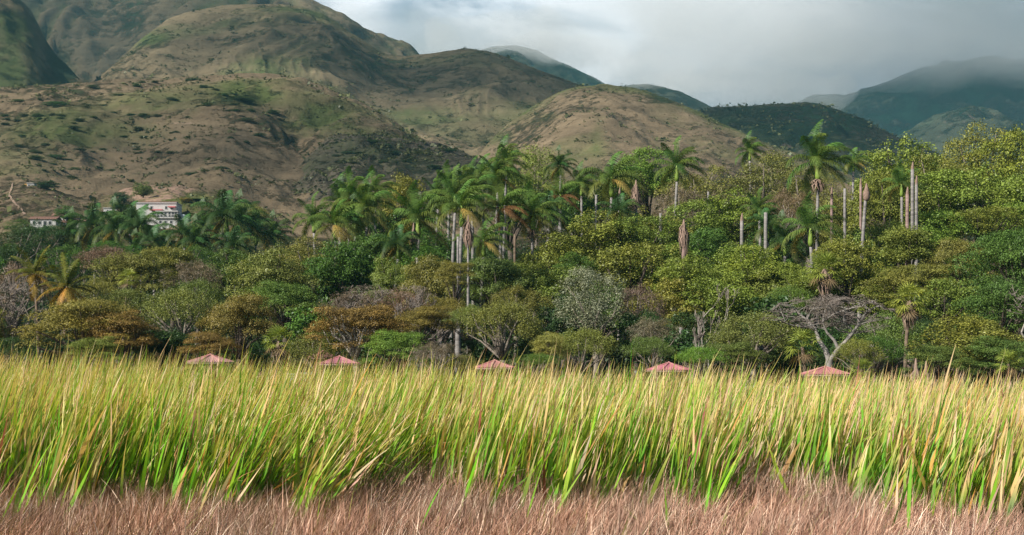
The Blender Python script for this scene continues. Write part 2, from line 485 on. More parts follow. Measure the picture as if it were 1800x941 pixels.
hill('green_shoulder', [(-1500,-420,1500),(-500,-220,1400),(-100,-90,1350),(0,-25,1320),(35,5,1310),(58,22,1310),(75,60,1300),(100,100,1280),(135,140,1250),(180,180,1200),(240,230,1150)],
     820, 300, 20, 110, 53, L_MAIN, .8, nu=420, nv=240, zoff=50,
     paint=[('green',20,45,60,40,.32),('green',10,110,50,40,.2),('scrub',110,120,26,40,.25),('rock',62,62,8,30,.15)])
hill('main_hill', [(60,240,1200),(120,185,1250),(165,142,1300),(200,112,1350),(225,88,1400),(255,62,1450),(290,38,1500),(330,20,1540),(390,8,1560),(480,8,1560),(560,18,1560),(620,46,1550),(670,72,1540),(710,82,1530),(760,82,1520),(820,82,1500),(870,94,1500),(950,124,1500),(1010,146,1500),(1100,190,1480),(1200,240,1450),(1300,300,1400)],
     840, 400, 17, 150, 61, L_MAIN, 1.0, nu=900, nv=380, zoff=48,
     carve=[([(700,850),(720,1200),(690,1520)], 60, 15), ([(870,850),(850,1300)], 45, 9), ([(300,860),(330,1400)], 50, 8)],
     paint=[('rock',420,30,60,16,.08),('rock',300,50,40,16,.14),('rock',600,55,50,16,.16),('rock',215,70,8,34,.25),('green',260,70,30,12,.22),('scrub',640,120,60,50,.10),('green',470,110,160,28,.12),('scrub',860,150,120,28,.07),('rock',850,175,20,7,.2),('green',740,200,60,24,.2),('rock',500,140,90,18,.05),('scrub',560,105,60,16,.08),('rock',640,170,50,14,.12)])
hill('back_ridge', [(-2200,-900,2500),(-900,-700,2500),(-200,-420,2450),(100,-240,2400),(300,-120,2350),(430,-45,2300),(530,0,2300),(620,44,2280),(715,84,2250),(800,122,2200),(900,170,2100),(1000,230,2000)],
     1450, 600, 45, 190, 71, L_MAIN, .85, nu=620, nv=280, zoff=130,
     carve=[([(190,1500),(185,1800),(230,2200)], 60, 60), ([(140,1500),(110,1900)], 40, 30)],
     paint=[('rock',125,60,26,36,.14),('rock',185,100,14,16,.24),('rock',100,25,40,20,.08),('scrub',230,40,40,50,.14),('scrub',620,50,120,30,.10),('scrub',160,70,20,40,.08)])
hill('wooded_ridge', [(1100,260,1500),(1180,222,1550),(1230,199,1600),(1262,191,1600),(1330,186,1600),(1400,183,1600),(1450,186,1600),(1500,203,1580),(1560,236,1550),(1620,262,1500),(1750,320,1450),(2000,380,1400)],
     900, 350, 20, 110, 83, land_mat('wooded_cover', (.07,.065,.045), (.04,.07,.03), (.022,.045,.025), (.2,.15,.12), .006, .06, .12), .8, nu=420, nv=150,
     paint=[('rock',1390,260,60,6,.3),('scrub',1450,215,120,30,.1),('rock',1500,225,8,16,.15)])
hill('far_spur', [(1380,330,2300),(1460,290,2500),(1540,252,2650),(1600,226,2700),(1650,204,2700),(1700,188,2700),(1740,194,2700),(1800,222,2650),(1880,250,2600),(2050,300,2500),(2500,330,2400)],
     1700, 500, 45, 200, 97, L_FAR, .8, nu=320, nv=130, paint=[('rock',1700,210,80,16,.22),('rock',1640,240,60,20,.14)])
hill('near_peak', [(1040,200,2500),(1070,170,2600),(1100,148,2650),(1150,150,2650),(1200,164,2650),(1255,191,2600),(1320,235,2500),(1400,290,2400)],
     1700, 500, 30, 160, 101, L_FAR, .8, nu=260, nv=120)
hill('misty_peak', [(640,200,3000),(760,120,3100),(860,84,3150),(905,80,3150),(950,90,3150),(1000,116,3150),(1060,145,3150),(1120,180,3100),(1250,250,3000)],
     2000, 700, 45, 200, 107, L_FAR, .8, nu=300, nv=130)
hill('cloudy_mountain', [(1000,330,3600),(1150,262,3700),(1250,232,3800),(1330,196,3900),(1450,172,4000),(1550,148,4000),(1600,128,4000),(1680,108,4000),(1745,94,4000),(1790,112,4000),(1850,95,4000),(1960,60,4000),(2200,20,4000),(2800,60,4000),(3400,200,3800)],
     2400, 1100, 90, 300, 113, L_FAR, .8, nu=460, nv=170, paint=[('scrub',1600,170,200,60,.08),('rock',1530,205,60,10,.16)])
for h in HILLS: h.build()

def surf(x, y):
    z = G(x, y)
    for h in HILLS:
        if h.foot <= y:
            u = 900+FP*x/y
            if h.u0 <= u <= h.u1: z = max(z, float(h.height(np.array([x]), np.array([y]))[0]))
    return float(z)
def hit(px, py, d0=280, d1=1600, step=6):
    """the point of the land seen at this bearing"""
    ys = np.arange(d0, d1, step, dtype=float); xs = (px-900)/FP*ys
    z = G(xs, ys)
    for h in HILLS:
        ok = (ys >= h.foot) & (h.u0 <= px <= h.u1)
        z = np.where(ok, np.maximum(z, h.height(xs, ys)), z)
    line = CAMZ+(620-py)/FP*ys
    w = np.where(z >= line)[0]
    if len(w) == 0: return None
    i = w[0]; return Vector((xs[i], ys[i], z[i]))

# ground sheet
gy = np.concatenate([np.linspace(-400, 60, 40), np.linspace(62, 700, 260), np.linspace(710, 5200, 80)])
gx = np.concatenate([np.linspace(-9000, -460, 40), np.linspace(-450, 450, 260), np.linspace(460, 9000, 40)])
GX, GY = np.meshgrid(gx, gy)
GZ = G(GX, GY) - np.where(GY > 900, (GY-900)*.02, 0)
Vg = np.stack([GX, GY, GZ], -1).reshape(-1, 3)
nx = len(gx)
ii = np.arange((len(gy)-1)*nx).reshape(len(gy)-1, nx)[:, :-1].ravel()
gm = mesh_np('ground', Vg, np.stack([ii, ii+1, ii+1+nx, ii+nx], -1),
             attrs={'green': np.clip((GY-90)/60, 0, 1).ravel()*.08, 'rock': np.zeros(len(Vg)), 'scrub': (sstep(115, 135, GY)*(1-sstep(330, 420, GY))).ravel()*.3}, smooth=True)
ground = link('ground', gm, None, land_mat('ground_cover', (.12, .085, .062), (.09, .11, .03), (.03, .045, .018), (.26, .19, .14), .02, .3, .03, .2))
ground['kind'] = 'structure'

# dirt track on the foothill
def draped(name, pts, w, mat, lift=.5, d0=280):
    c = []
    for (a, b) in zip(pts[:-1], pts[1:]):
        for k in range(8):
            q = k/8; h = hit(a[0]+(b[0]-a[0])*q, a[1]+(b[1]-a[1])*q, d0, 1400, 1.5)
            if h is not None: c.append(h)
    V = []; F = []
    for i, p in enumerate(c):
        n = c[min(i+1, len(c)-1)]-c[max(i-1, 0)]; sx = Vector((n.y, -n.x, 0)).normalized()*w*(.7+.5*random.random())
        for q in (p-sx, p+sx): V.append((q.x, q.y, surf(q.x, q.y)+lift))
    for i in range(len(c)-1): F.append((2*i, 2*i+1, 2*i+3, 2*i+2))
    me = bpy.data.meshes.new(name); me.from_pydata(V, [], F); me.update()
    o = link(name, me, None, mat); o['kind'] = 'structure'
    return o
random.seed(4)
M_TRACK = mat_simple('track_dirt', (.27, .19, .14), .95, .25, .4)
draped('dirt_path', [(22,323),(20,335),(15,345),(25,358),(36,370),(44,380)], .38, M_TRACK, .25)

# ------------------------------------------------------------------ haze, clouds
def vol_mat(name, dens, col, aniso=.2):
    m, t = new_mat(name); o = N(t, 'ShaderNodeOutputMaterial'); m.cycles.volume_sampling = 'DISTANCE'
    v = N(t, 'ShaderNodeVolumePrincipled'); v.inputs['Color'].default_value = (*col, 1); v.inputs['Density'].default_value = dens; v.inputs['Anisotropy'].default_value = aniso
    t.links.new(v.outputs[0], o.inputs['Volume']); return m, t, v
HM, _, _ = vol_mat('haze_air', 8.5e-5, (.28, .66, .80), .15)
mb = MB(); mb.box(-9300, 9300, -420, 5300, -190, 900)
haze = link('haze', mb.mesh('haze'), None, HM); haze['kind'] = 'stuff'
def ellipsoid(nu=32, nv=16):
    V = []; F = []
    for j in range(1, nv):
        for i in range(nu):
            a = 2*math.pi*i/nu; b = math.pi*j/nv
            V.append((math.sin(b)*math.cos(a), math.sin(b)*math.sin(a), math.cos(b)))
    V += [(0, 0, 1), (0, 0, -1)]; t_ = len(V)-2
    for j in range(nv-2):
        for i in range(nu): F.append((j*nu+i, (j+1)*nu+i, (j+1)*nu+(i+1) % nu, j*nu+(i+1) % nu))
    for i in range(nu): F.append((t_, i, (i+1) % nu)); F.append((t_+1, (nv-2)*nu+(i+1) % nu, (nv-2)*nu+i))
    return V, F
EV, EF = ellipsoid()
CM, _, _ = vol_mat('shadow_cloud_body', .0024, (.97, .98, 1.0), .3)  # body of the added clouds that only shade the hills
def shadow_cloud(px, py, d, rx, ry, rz, seed, zc=1500.):
    # unseen cloud, added out of view so its shadow darkens the slope here
    p = P(px, py, d); t_ = (zc-p.z)/SUN.z; c = p+SUN*t_
    rng = np.random.default_rng(seed); V = []
    for v in EV:
        k = 1+.22*math.sin(3*v[0]+seed)+.18*math.sin(4*v[1]+2*seed)+.1*math.sin(7*v[0]*v[1]*3+seed)
        V.append((v[0]*rx*k, v[1]*ry*k, v[2]*rz*k*(.5 if v[2] < 0 else 1)))
    me = bpy.data.meshes.new('shadow_cloud'); me.from_pydata(V, [], EF); me.update()
    o = link('shadow_cloud', me, None, CM, c); o['kind'] = 'stuff'; return o
shadow_cloud(820, 130, 1380, 260, 220, 130, 1)
shadow_cloud(480, 70, 1350, 170, 120, 80, 2)
shadow_cloud(640, 280, 670, 150, 110, 110, 3)
shadow_cloud(150, 40, 1900, 420, 420, 150, 4)
shadow_cloud(1420, 220, 1450, 380, 300, 150, 5)
shadow_cloud(1850, 150, 3800, 900, 800, 200, 9, 1800.)
shadow_cloud(230, 255, 640, 110, 60, 45, 7)
# thin wisps lying on the distant middle peaks
WM, _, _ = vol_mat('wisp_body', .0032, (.98, .99, 1.0), .0)
for (px, py, d, rx, ry, rz, sd) in ((905, 62, 3000, 190, 160, 42, 3), (990, 92, 3000, 150, 140, 30, 5), (1120, 128, 2550, 120, 120, 22, 7), (1330, 165, 3500, 360, 200, 50, 8), (1190, 150, 2700, 90, 80, 16, 11)):
    V = [(v[0]*rx*(1+.3*math.sin(3*v[0]+sd)), v[1]*ry, v[2]*rz*(1+.35*math.sin(4*v[0]+2*sd)+.2*math.sin(9*v[0]+sd))) for v in EV]
    me = bpy.data.meshes.new('cloud_wisp'); me.from_pydata(V, [], EF); me.update()
    o = link('cloud_wisp', me, None, WM, P(px, py, d)); o['kind'] = 'stuff'
# the cloud bank resting on the far mountains
def bank():
    m, t, v = vol_mat('cloud_bank', .0, (.99, .995, 1.0), .0)
    geo = N(t, 'ShaderNodeNewGeometry'); sp = N(t, 'ShaderNodeSeparateXYZ')
    t.links.new(geo.outputs['Position'], sp.inputs[0])
    mp = N(t, 'ShaderNodeMapping'); mp.inputs['Scale'].default_value = (.0022, .0008, .0042)
    t.links.new(geo.outputs['Position'], mp.inputs[0])
    n = N(t, 'ShaderNodeTexNoise', ins={'Scale': 1.0, 'Detail': 5.0, 'Roughness': .55}); t.links.new(mp.outputs[0], n.inputs['Vector'])
    a = N(t, 'ShaderNodeMath', operation='MULTIPLY_ADD'); a.inputs[1].default_value = 900; t.links.new(n.outputs['Fac'], a.inputs[0])
    a0 = N(t, 'ShaderNodeMath', operation='MULTIPLY_ADD'); a0.inputs[1].default_value = .072; t.links.new(sp.outputs['X'], a0.inputs[0]); t.links.new(sp.outputs['Z'], a0.inputs[2]); t.links.new(a0.outputs[0], a.inputs[2])
    r = N(t, 'ShaderNodeMapRange', interpolation_type='SMOOTHSTEP', ins={'From Min': 1140., 'From Max': 1330., 'To Min': 0., 'To Max': .0021}); t.links.new(a.outputs[0], r.inputs['Value'])
    r2_ = N(t, 'ShaderNodeMapRange', interpolation_type='SMOOTHSTEP', ins={'From Min': 800., 'From Max': 960., 'To Min': 1., 'To Max': 0.}); t.links.new(sp.outputs['Z'], r2_.inputs['Value'])
    mu = N(t, 'ShaderNodeMath', operation='MULTIPLY'); t.links.new(r.outputs[0], mu.inputs[0]); t.links.new(r2_.outputs[0], mu.inputs[1])
    t.links.new(mu.outputs[0], v.inputs['Density'])
    b = MB(); b.box(-2600, 6500, 2850, 4700, 560, 960)
    o = link('cloud_bank', b.mesh('cloud_bank'), None, m); o['kind'] = 'stuff'
bank()
S.cycles.volume_step_rate = 1.0
S.cycles.volume_max_steps = 64

# ------------------------------------------------------------------ foliage makers
def quads(c, n, size, rng, aspect=.62, fold=.25):
    aspect = globals().get('ASPECT', aspect)
    """one folded leaf per row: centres c, normals n"""
    m = len(c)
    r = rng.normal(size=(m, 3)); t = np.cross(n, r); t /= np.linalg.norm(t, axis=1, keepdims=True)+1e-9
    b = np.cross(n, t)
    s = (size*(.65+.7*rng.random(m)))[:, None]
    V = np.empty((m, 4, 3))
    V[:, 0] = c-t*s*.5; V[:, 1] = c+b*s*aspect*.5+n*s*fold*.3
    V[:, 2] = c+t*s*.5; V[:, 3] = c-b*s*aspect*.5+n*s*fold*.3
    return V.reshape(-1, 3), np.arange(m*4).reshape(m, 4)

def pads_to_mesh(name, C, R, H, per, size, rng, up=.9, jit=.8, dome=.6):
    """clumps of leaves: centres C, radii R, thickness H"""
    cs = []; ns = []
    for c, r, h in zip(C, R, H):
        k = int(per*(r**2)*rng.uniform(.7, 1.15))
        a = rng.random(k)*2*np.pi; q = np.sqrt(rng.random(k))
        lump = 1+.28*np.sin(a*3+rng.random()*6)+.2*np.sin(a*5+rng.random()*6)
        x = np.cos(a)*q*r*lump; y = np.sin(a)*q*r*lump
        z = h*(dome*(1-q*q)) + rng.normal(size=k)*h*.28 - (rng.random(k)**3)*h*.7
        cs.append(np.stack([c[0]+x, c[1]+y, c[2]+z], -1))
        n = np.stack([x/r*.7, y/r*.7, np.full(k, up)], -1)+rng.normal(size=(k, 3))*jit*.5
        ns.append(n/np.linalg.norm(n, axis=1, keepdims=True))
    c = np.concatenate(cs); n = np.concatenate(ns)
    V, F = quads(c, n, size, rng)
    return mesh_np(name, V, F)

PROTO = {}
def crown_broad(i, per=85, size=.34, np_=92, gap=.0, hgt=7.0):
    rng = np.random.default_rng(100+i)
    C = []; R = []; H = []
    lob = [(rng.uniform(-2.6, 2.6), rng.uniform(-2.6, 2.6), rng.uniform(.55, 1.0), rng.uniform(2.0, 3.3)) for _ in range(5)]+[(0, 0, 1, 3.2)]
    tries = 0
    while len(C) < np_ and tries < 4000:
        tries += 1
        lx, ly, lh, lr = lob[rng.integers(len(lob))]
        v = rng.normal(size=3); v /= np.linalg.norm(v)
        if v[2] < -.6: continue
        rr = lr*rng.uniform(.72, 1.0)
        c = np.array([lx+v[0]*rr, ly+v[1]*rr, hgt*.42*lh+v[2]*hgt*.5*lh*rng.uniform(.8, 1.0)])
        if any(np.linalg.norm((c-q)*np.array([1, 1, 1.5])) < .95 for q in C): continue
        C.append(c); R.append(rng.uniform(.5, 1.35)); H.append(rng.uniform(.5, 1.0))
    C = np.array(C); s = 5.0/np.abs(C[:, :2]).max()
    C[:, :2] *= s*.92; C[:, 2] *= hgt/(C[:, 2].max()+.4)
    return pads_to_mesh('broad_crown', C, R, H, per, size, rng, .75, .9), C
def crown_flat(i, per=330, size=.135, hgt=3.4, layers=4, np_=60):
    rng = np.random.default_rng(200+i)
    C = []; R = []; H = []
    for k in range(np_):
        f = rng.random()**.8; q0 = rng.random()
        rad = 4.7*(1-.5*f*f); a = rng.random()*2*np.pi; q = math.sqrt(rng.random())*rad
        z = hgt*(.25+.72*f)-.12*(q*q)/5 + rng.normal()*.25 + .35*math.sin(2.3*a+i)*q/4.6
        C.append((math.cos(a)*q, math.sin(a)*q, z)); R.append(rng.uniform(.9, 1.7)); H.append(rng.uniform(.28, .45))
    return pads_to_mesh('flat_crown', np.array(C), R, H, per, size, rng, 1.2, .7), np.array(C)
def crown_fine(i, per=260, size=.145, hgt=6.0, np_=75):
    """fine, feathery rounded crown"""
    rng = np.random.default_rng(300+i)
    C = []; R = []; H = []
    while len(C) < np_:
        v = rng.normal(size=3); v /= np.linalg.norm(v)
        if v[2] < -.3: continue
        rr = rng.uniform(.55, 1)**.6
        b = 1+.22*math.sin(3*math.atan2(v[1], v[0])+i)+.15*math.sin(5*math.atan2(v[1], v[0])+2*i)
        C.append((v[0]*4.1*rr*b, v[1]*4.1*rr*b, hgt*.42+v[2]*hgt*.5*rr)); R.append(rng.uniform(.6, 1.25)); H.append(rng.uniform(.6, 1.1))
    return pads_to_mesh('fine_crown', np.array(C), R, H, per, size, rng, .6, 1.2), np.array(C)

def grow(rng, p, d, L, r, lv, out, flat, spread, tips, maxlv, up=.15, kids=(2, 4)):
    n = 3; pts = [p]; rad = [r]
    for k in range(n):
        d = (d+Vector(rng.normal(size=3))*.16+Vector((0, 0, up*(.4 if lv > 1 else 1))))
        if flat and lv >= 2: d.z *= .72
        d.normalize(); p = p+d*(L/n); pts.append(p); rad.append(r*(1-.42*(k+1)/n))
    out.append((pts, rad, lv))
    if lv >= maxlv: tips.append(p); return
    for c in range(rng.integers(*kids)+(1 if lv >= maxlv-2 else 0)):
        a = rng.random()*2*math.pi; ax = Vector((math.cos(a), math.sin(a), rng.uniform(-.3, .5)))
        nd = (d*(1-spread*.35)+ax*spread).normalized()
        q = pts[-1] if c < 2 else pts[rng.integers(1, n)]
        grow(rng, q, nd, L*rng.uniform(.58, .85), r*.56, lv+1, out, flat, spread, tips, maxlv, up, kids)
def bare_mesh(name, seed, height, width, maxlv=6, flat=False, spread=.7, r0=.3, trunk=.3, minr=.022, kids=(2, 4), up=.15):
    rng = np.random.default_rng(seed); out = []; tips = []
    grow(rng, Vector((0, 0, 0)), Vector((rng.uniform(-.2, .2), 0, 1)), trunk, .06, 0, out, flat, spread, tips, maxlv, up, kids)
    P_ = np.array([list(q) for o in out for q in o[0]])
    sx = width/(P_[:, 0].max()-P_[:, 0].min()); sz = height/P_[:, 2].max()
    cx = (P_[:, 0].max()+P_[:, 0].min())/2
    big = MB(); tw = MB()
    for pts, rad, lv in out:
        q = [Vector((p.x*sx, p.y*sx, p.z*sz)) for p in pts]
        r = [max(minr*(1 if lv > 3 else 1.3), x/.06*r0) for x in rad]
        (big if lv <= 3 else tw).tube(q, r, 6 if lv <= 2 else (4 if lv <= 4 else 3), cap=False)
    return big.mesh(name+'_limbs', True), tw.mesh(name+'_twigs')

for i in range(5):
    PROTO[('broad', i)] = crown_broad(i, per=230, size=.225)
for i in range(4):
    PROTO[('dense', i)] = crown_broad(50+i, per=290, size=.20, np_=84)
for i in range(3):
    PROTO[('airy', i)] = crown_broad(10+i, per=230, size=.17, np_=80)
    PROTO[('flat', i)] = crown_flat(i)
    PROTO[('fine', i)] = crown_fine(i)
ASPECT = .09
PROTO[('thin', 0)] = crown_fine(20, per=100, size=.55, np_=60)
PROTO[('thin', 1)] = crown_fine(21, per=100, size=.55, np_=60)
PROTO[('veil', 0)] = crown_fine(22, per=26, size=.6, np_=60)
del ASPECT
for i in range(2):
    PROTO[('bush', i)] = crown_broad(30+i, per=75, size=.42, np_=60, hgt=5.5)
NV = {'dense': 4, 'broad': 5, 'airy': 3, 'flat': 3, 'fine': 3, 'thin': 2, 'bush': 2}
HG = {'dense': 7.0, 'broad': 7.0, 'airy': 7.0, 'flat': 3.4, 'fine': 6.0, 'thin': 6.0, 'bush': 5.5}
for k, (me, C) in PROTO.items(): me.materials.append(M_LEAF)

CO = {'yg': (.220, .262, .050), 'g': (.090, .172, .036), 'bg': (.160, .270, .048), 'dg': (.045, .090, .028), 'ol': (.195, .215, .055),  # dg is dark green, and carries the shade in gaps as leaf colour
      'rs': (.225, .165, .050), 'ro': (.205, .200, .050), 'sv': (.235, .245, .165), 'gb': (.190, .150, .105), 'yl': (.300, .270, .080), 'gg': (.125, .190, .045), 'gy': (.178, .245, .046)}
cnt = {}
def tree(kind, cx, ytop, w, h, d, col, label, name='broadleaf_tree', cat='tree', group=None, bark=None, lean=0):
    rng = np.random.default_rng(int(cx*7+ytop*13+d))
    if kind == 'broad' and w/FP*d > 8.5 and d < 300: kind = 'dense'
    v = cnt.get(kind, 0); cnt[kind] = v+1
    me, C = PROTO[(kind, v % NV[kind])]
    top = P(cx, ytop, d); wm = w/FP*d; hm = h/FP*d
    gz = surf(top.x, top.y)-.1
    if kind in ('broad', 'dense', 'airy', 'bush'): wm *= 1.14
    s = wm/10.0; sz = hm/HG[kind]
    zb = top.z-hm
    if zb < gz: zb = gz + .05
    sz = (top.z-zb)/HG[kind]
    root = empty(name, (top.x, top.y, gz), label, cat, group)
    rz = float(rng.random()*6.28)
    link('crown', me, root, None, (0, 0, zb-gz), (s, s, sz), rz, color=tuple(c*float(rng.uniform(.9, 1.1)) for c in CO[col]))
    # trunk and limbs, to the clumps of this crown
    mb = MB(); tz = zb-gz; hub = Vector((rng.uniform(-.3, .3), rng.uniform(-.3, .3), max(.25, tz*.75+hm*.08)))
    r = max(.12, .028*(wm+hm)*.8)
    mb.tube([(0, 0, -.25), (hub.x*.3, hub.y*.3, hub.z*.4), tuple(hub)], [r*1.25, r, r*.85], 7)
    ca, sa = math.cos(rz), math.sin(rz)
    for k in rng.choice(len(C), min(13, len(C)), replace=False):
        c = C[k]; q = Vector(((c[0]*ca-c[1]*sa)*s, (c[0]*sa+c[1]*ca)*s, tz+c[2]*sz-.1))
        m1 = hub.lerp(q, .35); m1.z += (q.z-hub.z)*.12+rng.uniform(-.2, .2); m2 = hub.lerp(q, .7); m2 += Vector(rng.normal(size=3))*.15
        mb.tube([tuple(hub), tuple(m1), tuple(m2), tuple(q)], [r*.6, r*.42, r*.28, r*.12], 5)
    link('trunk', mb.mesh('trunk', True), root, bark or (M_DARKBARK if kind in ('broad', 'dense', 'bush', 'flat') else M_BARK))
    return root

TG = None
T = tree
# ---- upper canopy on the right
T('airy',1725,212,150,150,236,'yg','airy tree with the highest crown near the upper right corner of the wood')
T('broad',1800,230,150,160,232,'yg','tall dense tree cut by the right edge, beside the highest airy crown')
T('broad',1585,238,175,140,226,'yg','rounded yellow-green tree rising behind the tallest bare triple palm trunks')
T('airy',1662,262,130,120,224,'ol','olive tree in the dip between the two highest crowns on the right')
T('broad',1655,300,170,120,206,'gy','broad green tree immediately right of the triple bare palm trunks')
T('broad',1750,290,180,130,204,'yg','broad yellow-green tree under the highest airy crown on the right')
T('broad',1556,300,140,120,204,'gy','dense green tree between the bulb-topped trunk and the triple bare trunks')
T('broad',1820,330,140,120,198,'gy','leafy tree at the right edge halfway down the tall canopy')
T('broad',1640,370,150,90,190,'gy','spreading green tree over the dark hollow right of the triple trunks')
T('broad',1722,362,130,60,192,'yg','pad-like green crown hanging above the darkest hollow of the wood')
T('broad',1562,390,130,110,184,'gy','dark leafy tree at the foot of the bulb-topped bare trunk')
T('broad',1480,330,110,120,212,'ol','olive crown just right of the tallest windblown palm')
T('airy',1420,302,120,110,222,'ol','olive grey crown just left of the tallest windblown palm')
T('airy',1340,266,170,110,240,'ol','brownish olive tree with a small palm showing over its top')
T('thin',1385,330,120,90,214,'gb','sparse grey-brown tree between olive crowns below the brownish olive tree')
T('airy',1240,288,150,110,238,'ol','loose olive tree below the track on the rounded hill')
T('thin',1190,320,110,100,226,'gb','half bare tree behind the shaggy-topped palm trunk')
T('broad',1140,262,130,90,246,'bg','bright green tree between the two windblown palms of the middle')
T('broad',1075,300,120,80,236,'gg','green tree behind the palm with a frond bowed to the left')
T('broad',1020,320,110,90,228,'g','dark green tree in the gap between the middle palm groups')
T('broad',1290,330,160,100,206,'gy','leafy green tree above the short pale bare trunk pair')
T('broad',1220,355,150,100,200,'gy','mid-canopy green tree above the reddish shaggy stump')
T('broad',1130,365,150,90,190,'yg','yellow-green tree beneath the shaggy-topped palm trunk')
T('broad',1350,400,120,90,182,'g','deep green tree around the thicker of the short pale trunks')
T('broad',1490,400,110,110,182,'gy','green tree behind the plain slender bare trunk')
# ---- the big central fig canopy
T('broad',1040,370,190,110,176,'yg','largest sunlit crown of the middle, top of the leafy cascade')
T('broad',965,405,140,110,168,'yg','sunlit crown at the left shoulder of the leafy cascade')
T('broad',1110,425,170,110,164,'yg','sunlit crown over a dark hollow in the centre of the cascade')
T('broad',985,470,130,90,154,'gy','drooping leafy crown left of the silvery tree')
T('broad',1200,430,150,100,166,'gy','leafy crown below the reddish shaggy stump')
T('broad',1290,425,160,100,166,'gy','leafy crown at the foot of the two short pale trunks')
T('broad',1180,490,140,110,146,'yg','yellow-green crown directly left of the slender white bare tree')
T('broad',1270,480,140,90,146,'gy','leafy crown behind the top of the slender white bare tree')
T('broad',1350,470,120,90,152,'gy','round green crown above the tan feathery tree')
T('fine',1385,500,110,60,142,'gg','yellowish small-leaved tree just above the grey umbrella tree')
T('broad',1460,470,110,90,152,'gy','leafy tree around the fan palm with dead reddish fronds')
T('broad',1530,470,120,90,150,'gy','leafy tree at the foot of the bulb-topped trunk, above the brown low crown')
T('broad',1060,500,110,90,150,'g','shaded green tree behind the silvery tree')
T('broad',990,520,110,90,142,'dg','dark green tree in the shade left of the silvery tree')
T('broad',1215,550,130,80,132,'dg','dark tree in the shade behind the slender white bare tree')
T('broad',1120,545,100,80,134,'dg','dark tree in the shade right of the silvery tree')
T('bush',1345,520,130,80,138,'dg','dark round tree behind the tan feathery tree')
# ---- middle and left, upper
T('airy',940,260,120,110,236,'yg','domed yellow-green tree topping the central palm group')
T('broad',900,300,110,100,226,'gg','green tree under the domed tree, among palm crowns')
T('broad',708,308,90,100,226,'yg','yellow-green tree standing alone between two palm groups')
T('broad',690,370,110,90,205,'g','green tree with a pale trunk behind the drooping palm')
T('broad',760,400,120,80,190,'g','dark green tree beneath the drooping palm of the left middle')
T('broad',640,410,120,100,186,'g','dark green tree behind the bluish thin palm trunk')
T('bush',615,440,130,130,162,'g','large glossy dark green tree right of the flat olive crown')
T('airy',555,415,130,90,166,'ol','olive green tree under the leftmost palms of the middle group')
T('airy',500,425,110,80,186,'gg','green hillside tree right of the dark palm row')
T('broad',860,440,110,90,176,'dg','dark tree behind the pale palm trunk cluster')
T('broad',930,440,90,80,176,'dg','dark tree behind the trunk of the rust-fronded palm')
T('flat',700,432,120,70,168,'ro','reddish olive crown above the layered bright green tree')
T('flat',690,468,110,80,150,'gy','layered bright yellow-green tree in the middle left')
T('flat',760,460,130,110,146,'ro','bronze layered tree just left of the pale palm trunk cluster')
T('flat',880,466,160,90,158,'gg','flat green tree right of the pale palm trunk cluster')
T('fine',910,500,120,70,142,'ol','olive tree beneath the flat green tree right of the trunk cluster')
T('flat',480,458,200,110,142,'ol','wide flat crown, brown on top and green beneath, left middle')
T('flat',500,500,150,70,134,'gg','green layered crown directly under the wide brown flat crown')
T('bush',540,540,100,60,128,'g','dark green rounded tree above the fan palm with a dry skirt')
T('flat',300,445,120,70,168,'ro','bronze flat crown beneath the middle of the dark palm row')
T('flat',235,452,160,70,160,'ol','olive flat crown right of the two coconut palms')
T('fine',350,490,130,70,144,'gg','mixed green tree above the right rust crown')
T('thin',345,455,110,70,152,'gb','grey twiggy tree below the right end of the palm row')
T('fine',170,490,110,60,148,'ol','olive bushy tree behind the right coconut palm')
T('fine',225,505,120,60,138,'ol','olive tree right of the coconut palms, touching the rust crown')
T('fine',320,505,150,90,128,'ol','grey-olive bushy tree between the two rust crowns')
T('thin',30,455,130,110,150,'gb','grey leafless-looking tree behind the left coconut palm')
T('airy',20,400,120,80,210,'dg','dark green tree at the left edge below the hillside track')
T('airy',110,430,110,60,190,'g','green tree below the left end of the palm row')
T('airy',75,385,90,60,260,'dg','dark shrubby tree below the terracotta-roofed house')
T('fine',190,430,120,60,186,'gb','brownish scrubby tree under the palm row, left')
T('broad',410,440,110,70,176,'g','green tree beneath the rightmost palms of the row')
T('thin',620,510,130,60,132,'gb','grey twiggy tree above the orange crown')
T('thin',700,505,140,70,130,'gb','mauve-grey twiggy tree above the green shrub')
T('fine',780,520,110,60,128,'ro','bronze bushy tree at the foot of the layered bronze tree')
T('broad',1600,398,120,70,150,'yg','leafy crown crossing the lower part of the triple bare trunks')
T('broad',1490,418,110,80,150,'yg','leafy crown hiding the foot of the plain slender bare trunk')
T('broad',1325,432,150,80,154,'yg','leafy crown in front of the feet of the two short pale trunks')
T('broad',1120,380,140,80,174,'gy','leafy crown in front of the mop-topped trunk')
T('broad',1200,452,120,70,150,'yg','leafy crown in front of the foot of the reddish stump')
T('broad',1425,470,90,60,148,'gy','leafy crown beneath the pale trunk palm, right of centre')
T('broad',600,425,110,80,160,'g','deep green crown in front of the left palm group')
T('broad',665,410,110,70,168,'g','green crown in front of the right half of the left palm group')
T('broad',740,430,110,70,158,'g','green crown below the drooping palm')
T('flat',800,462,80,42,132,'ro','bronze crown across the middle of the tall trunk cluster')
T('fine',825,535,90,55,121,'ol','olive crown hiding the lower middle of the tall trunk cluster')
T('broad',920,462,110,60,160,'gy','green crown at the feet of the rust-fronded palm trunks')
T('airy',210,425,120,50,226,'g','low green crown at the foot of the dark palm row, left part')
T('airy',330,430,130,50,224,'g','low green crown at the foot of the dark palm row, right part')
T('broad',1245,402,120,80,188,'g','deep green crown between the reddish stump and the short pale trunks')
T('broad',1692,448,120,80,172,'g','deep green crown in the hollow under the pad-like crown on the right')
T('broad',1010,445,90,60,160,'g','deep green crown in the dark gap at the lower left of the leafy cascade')
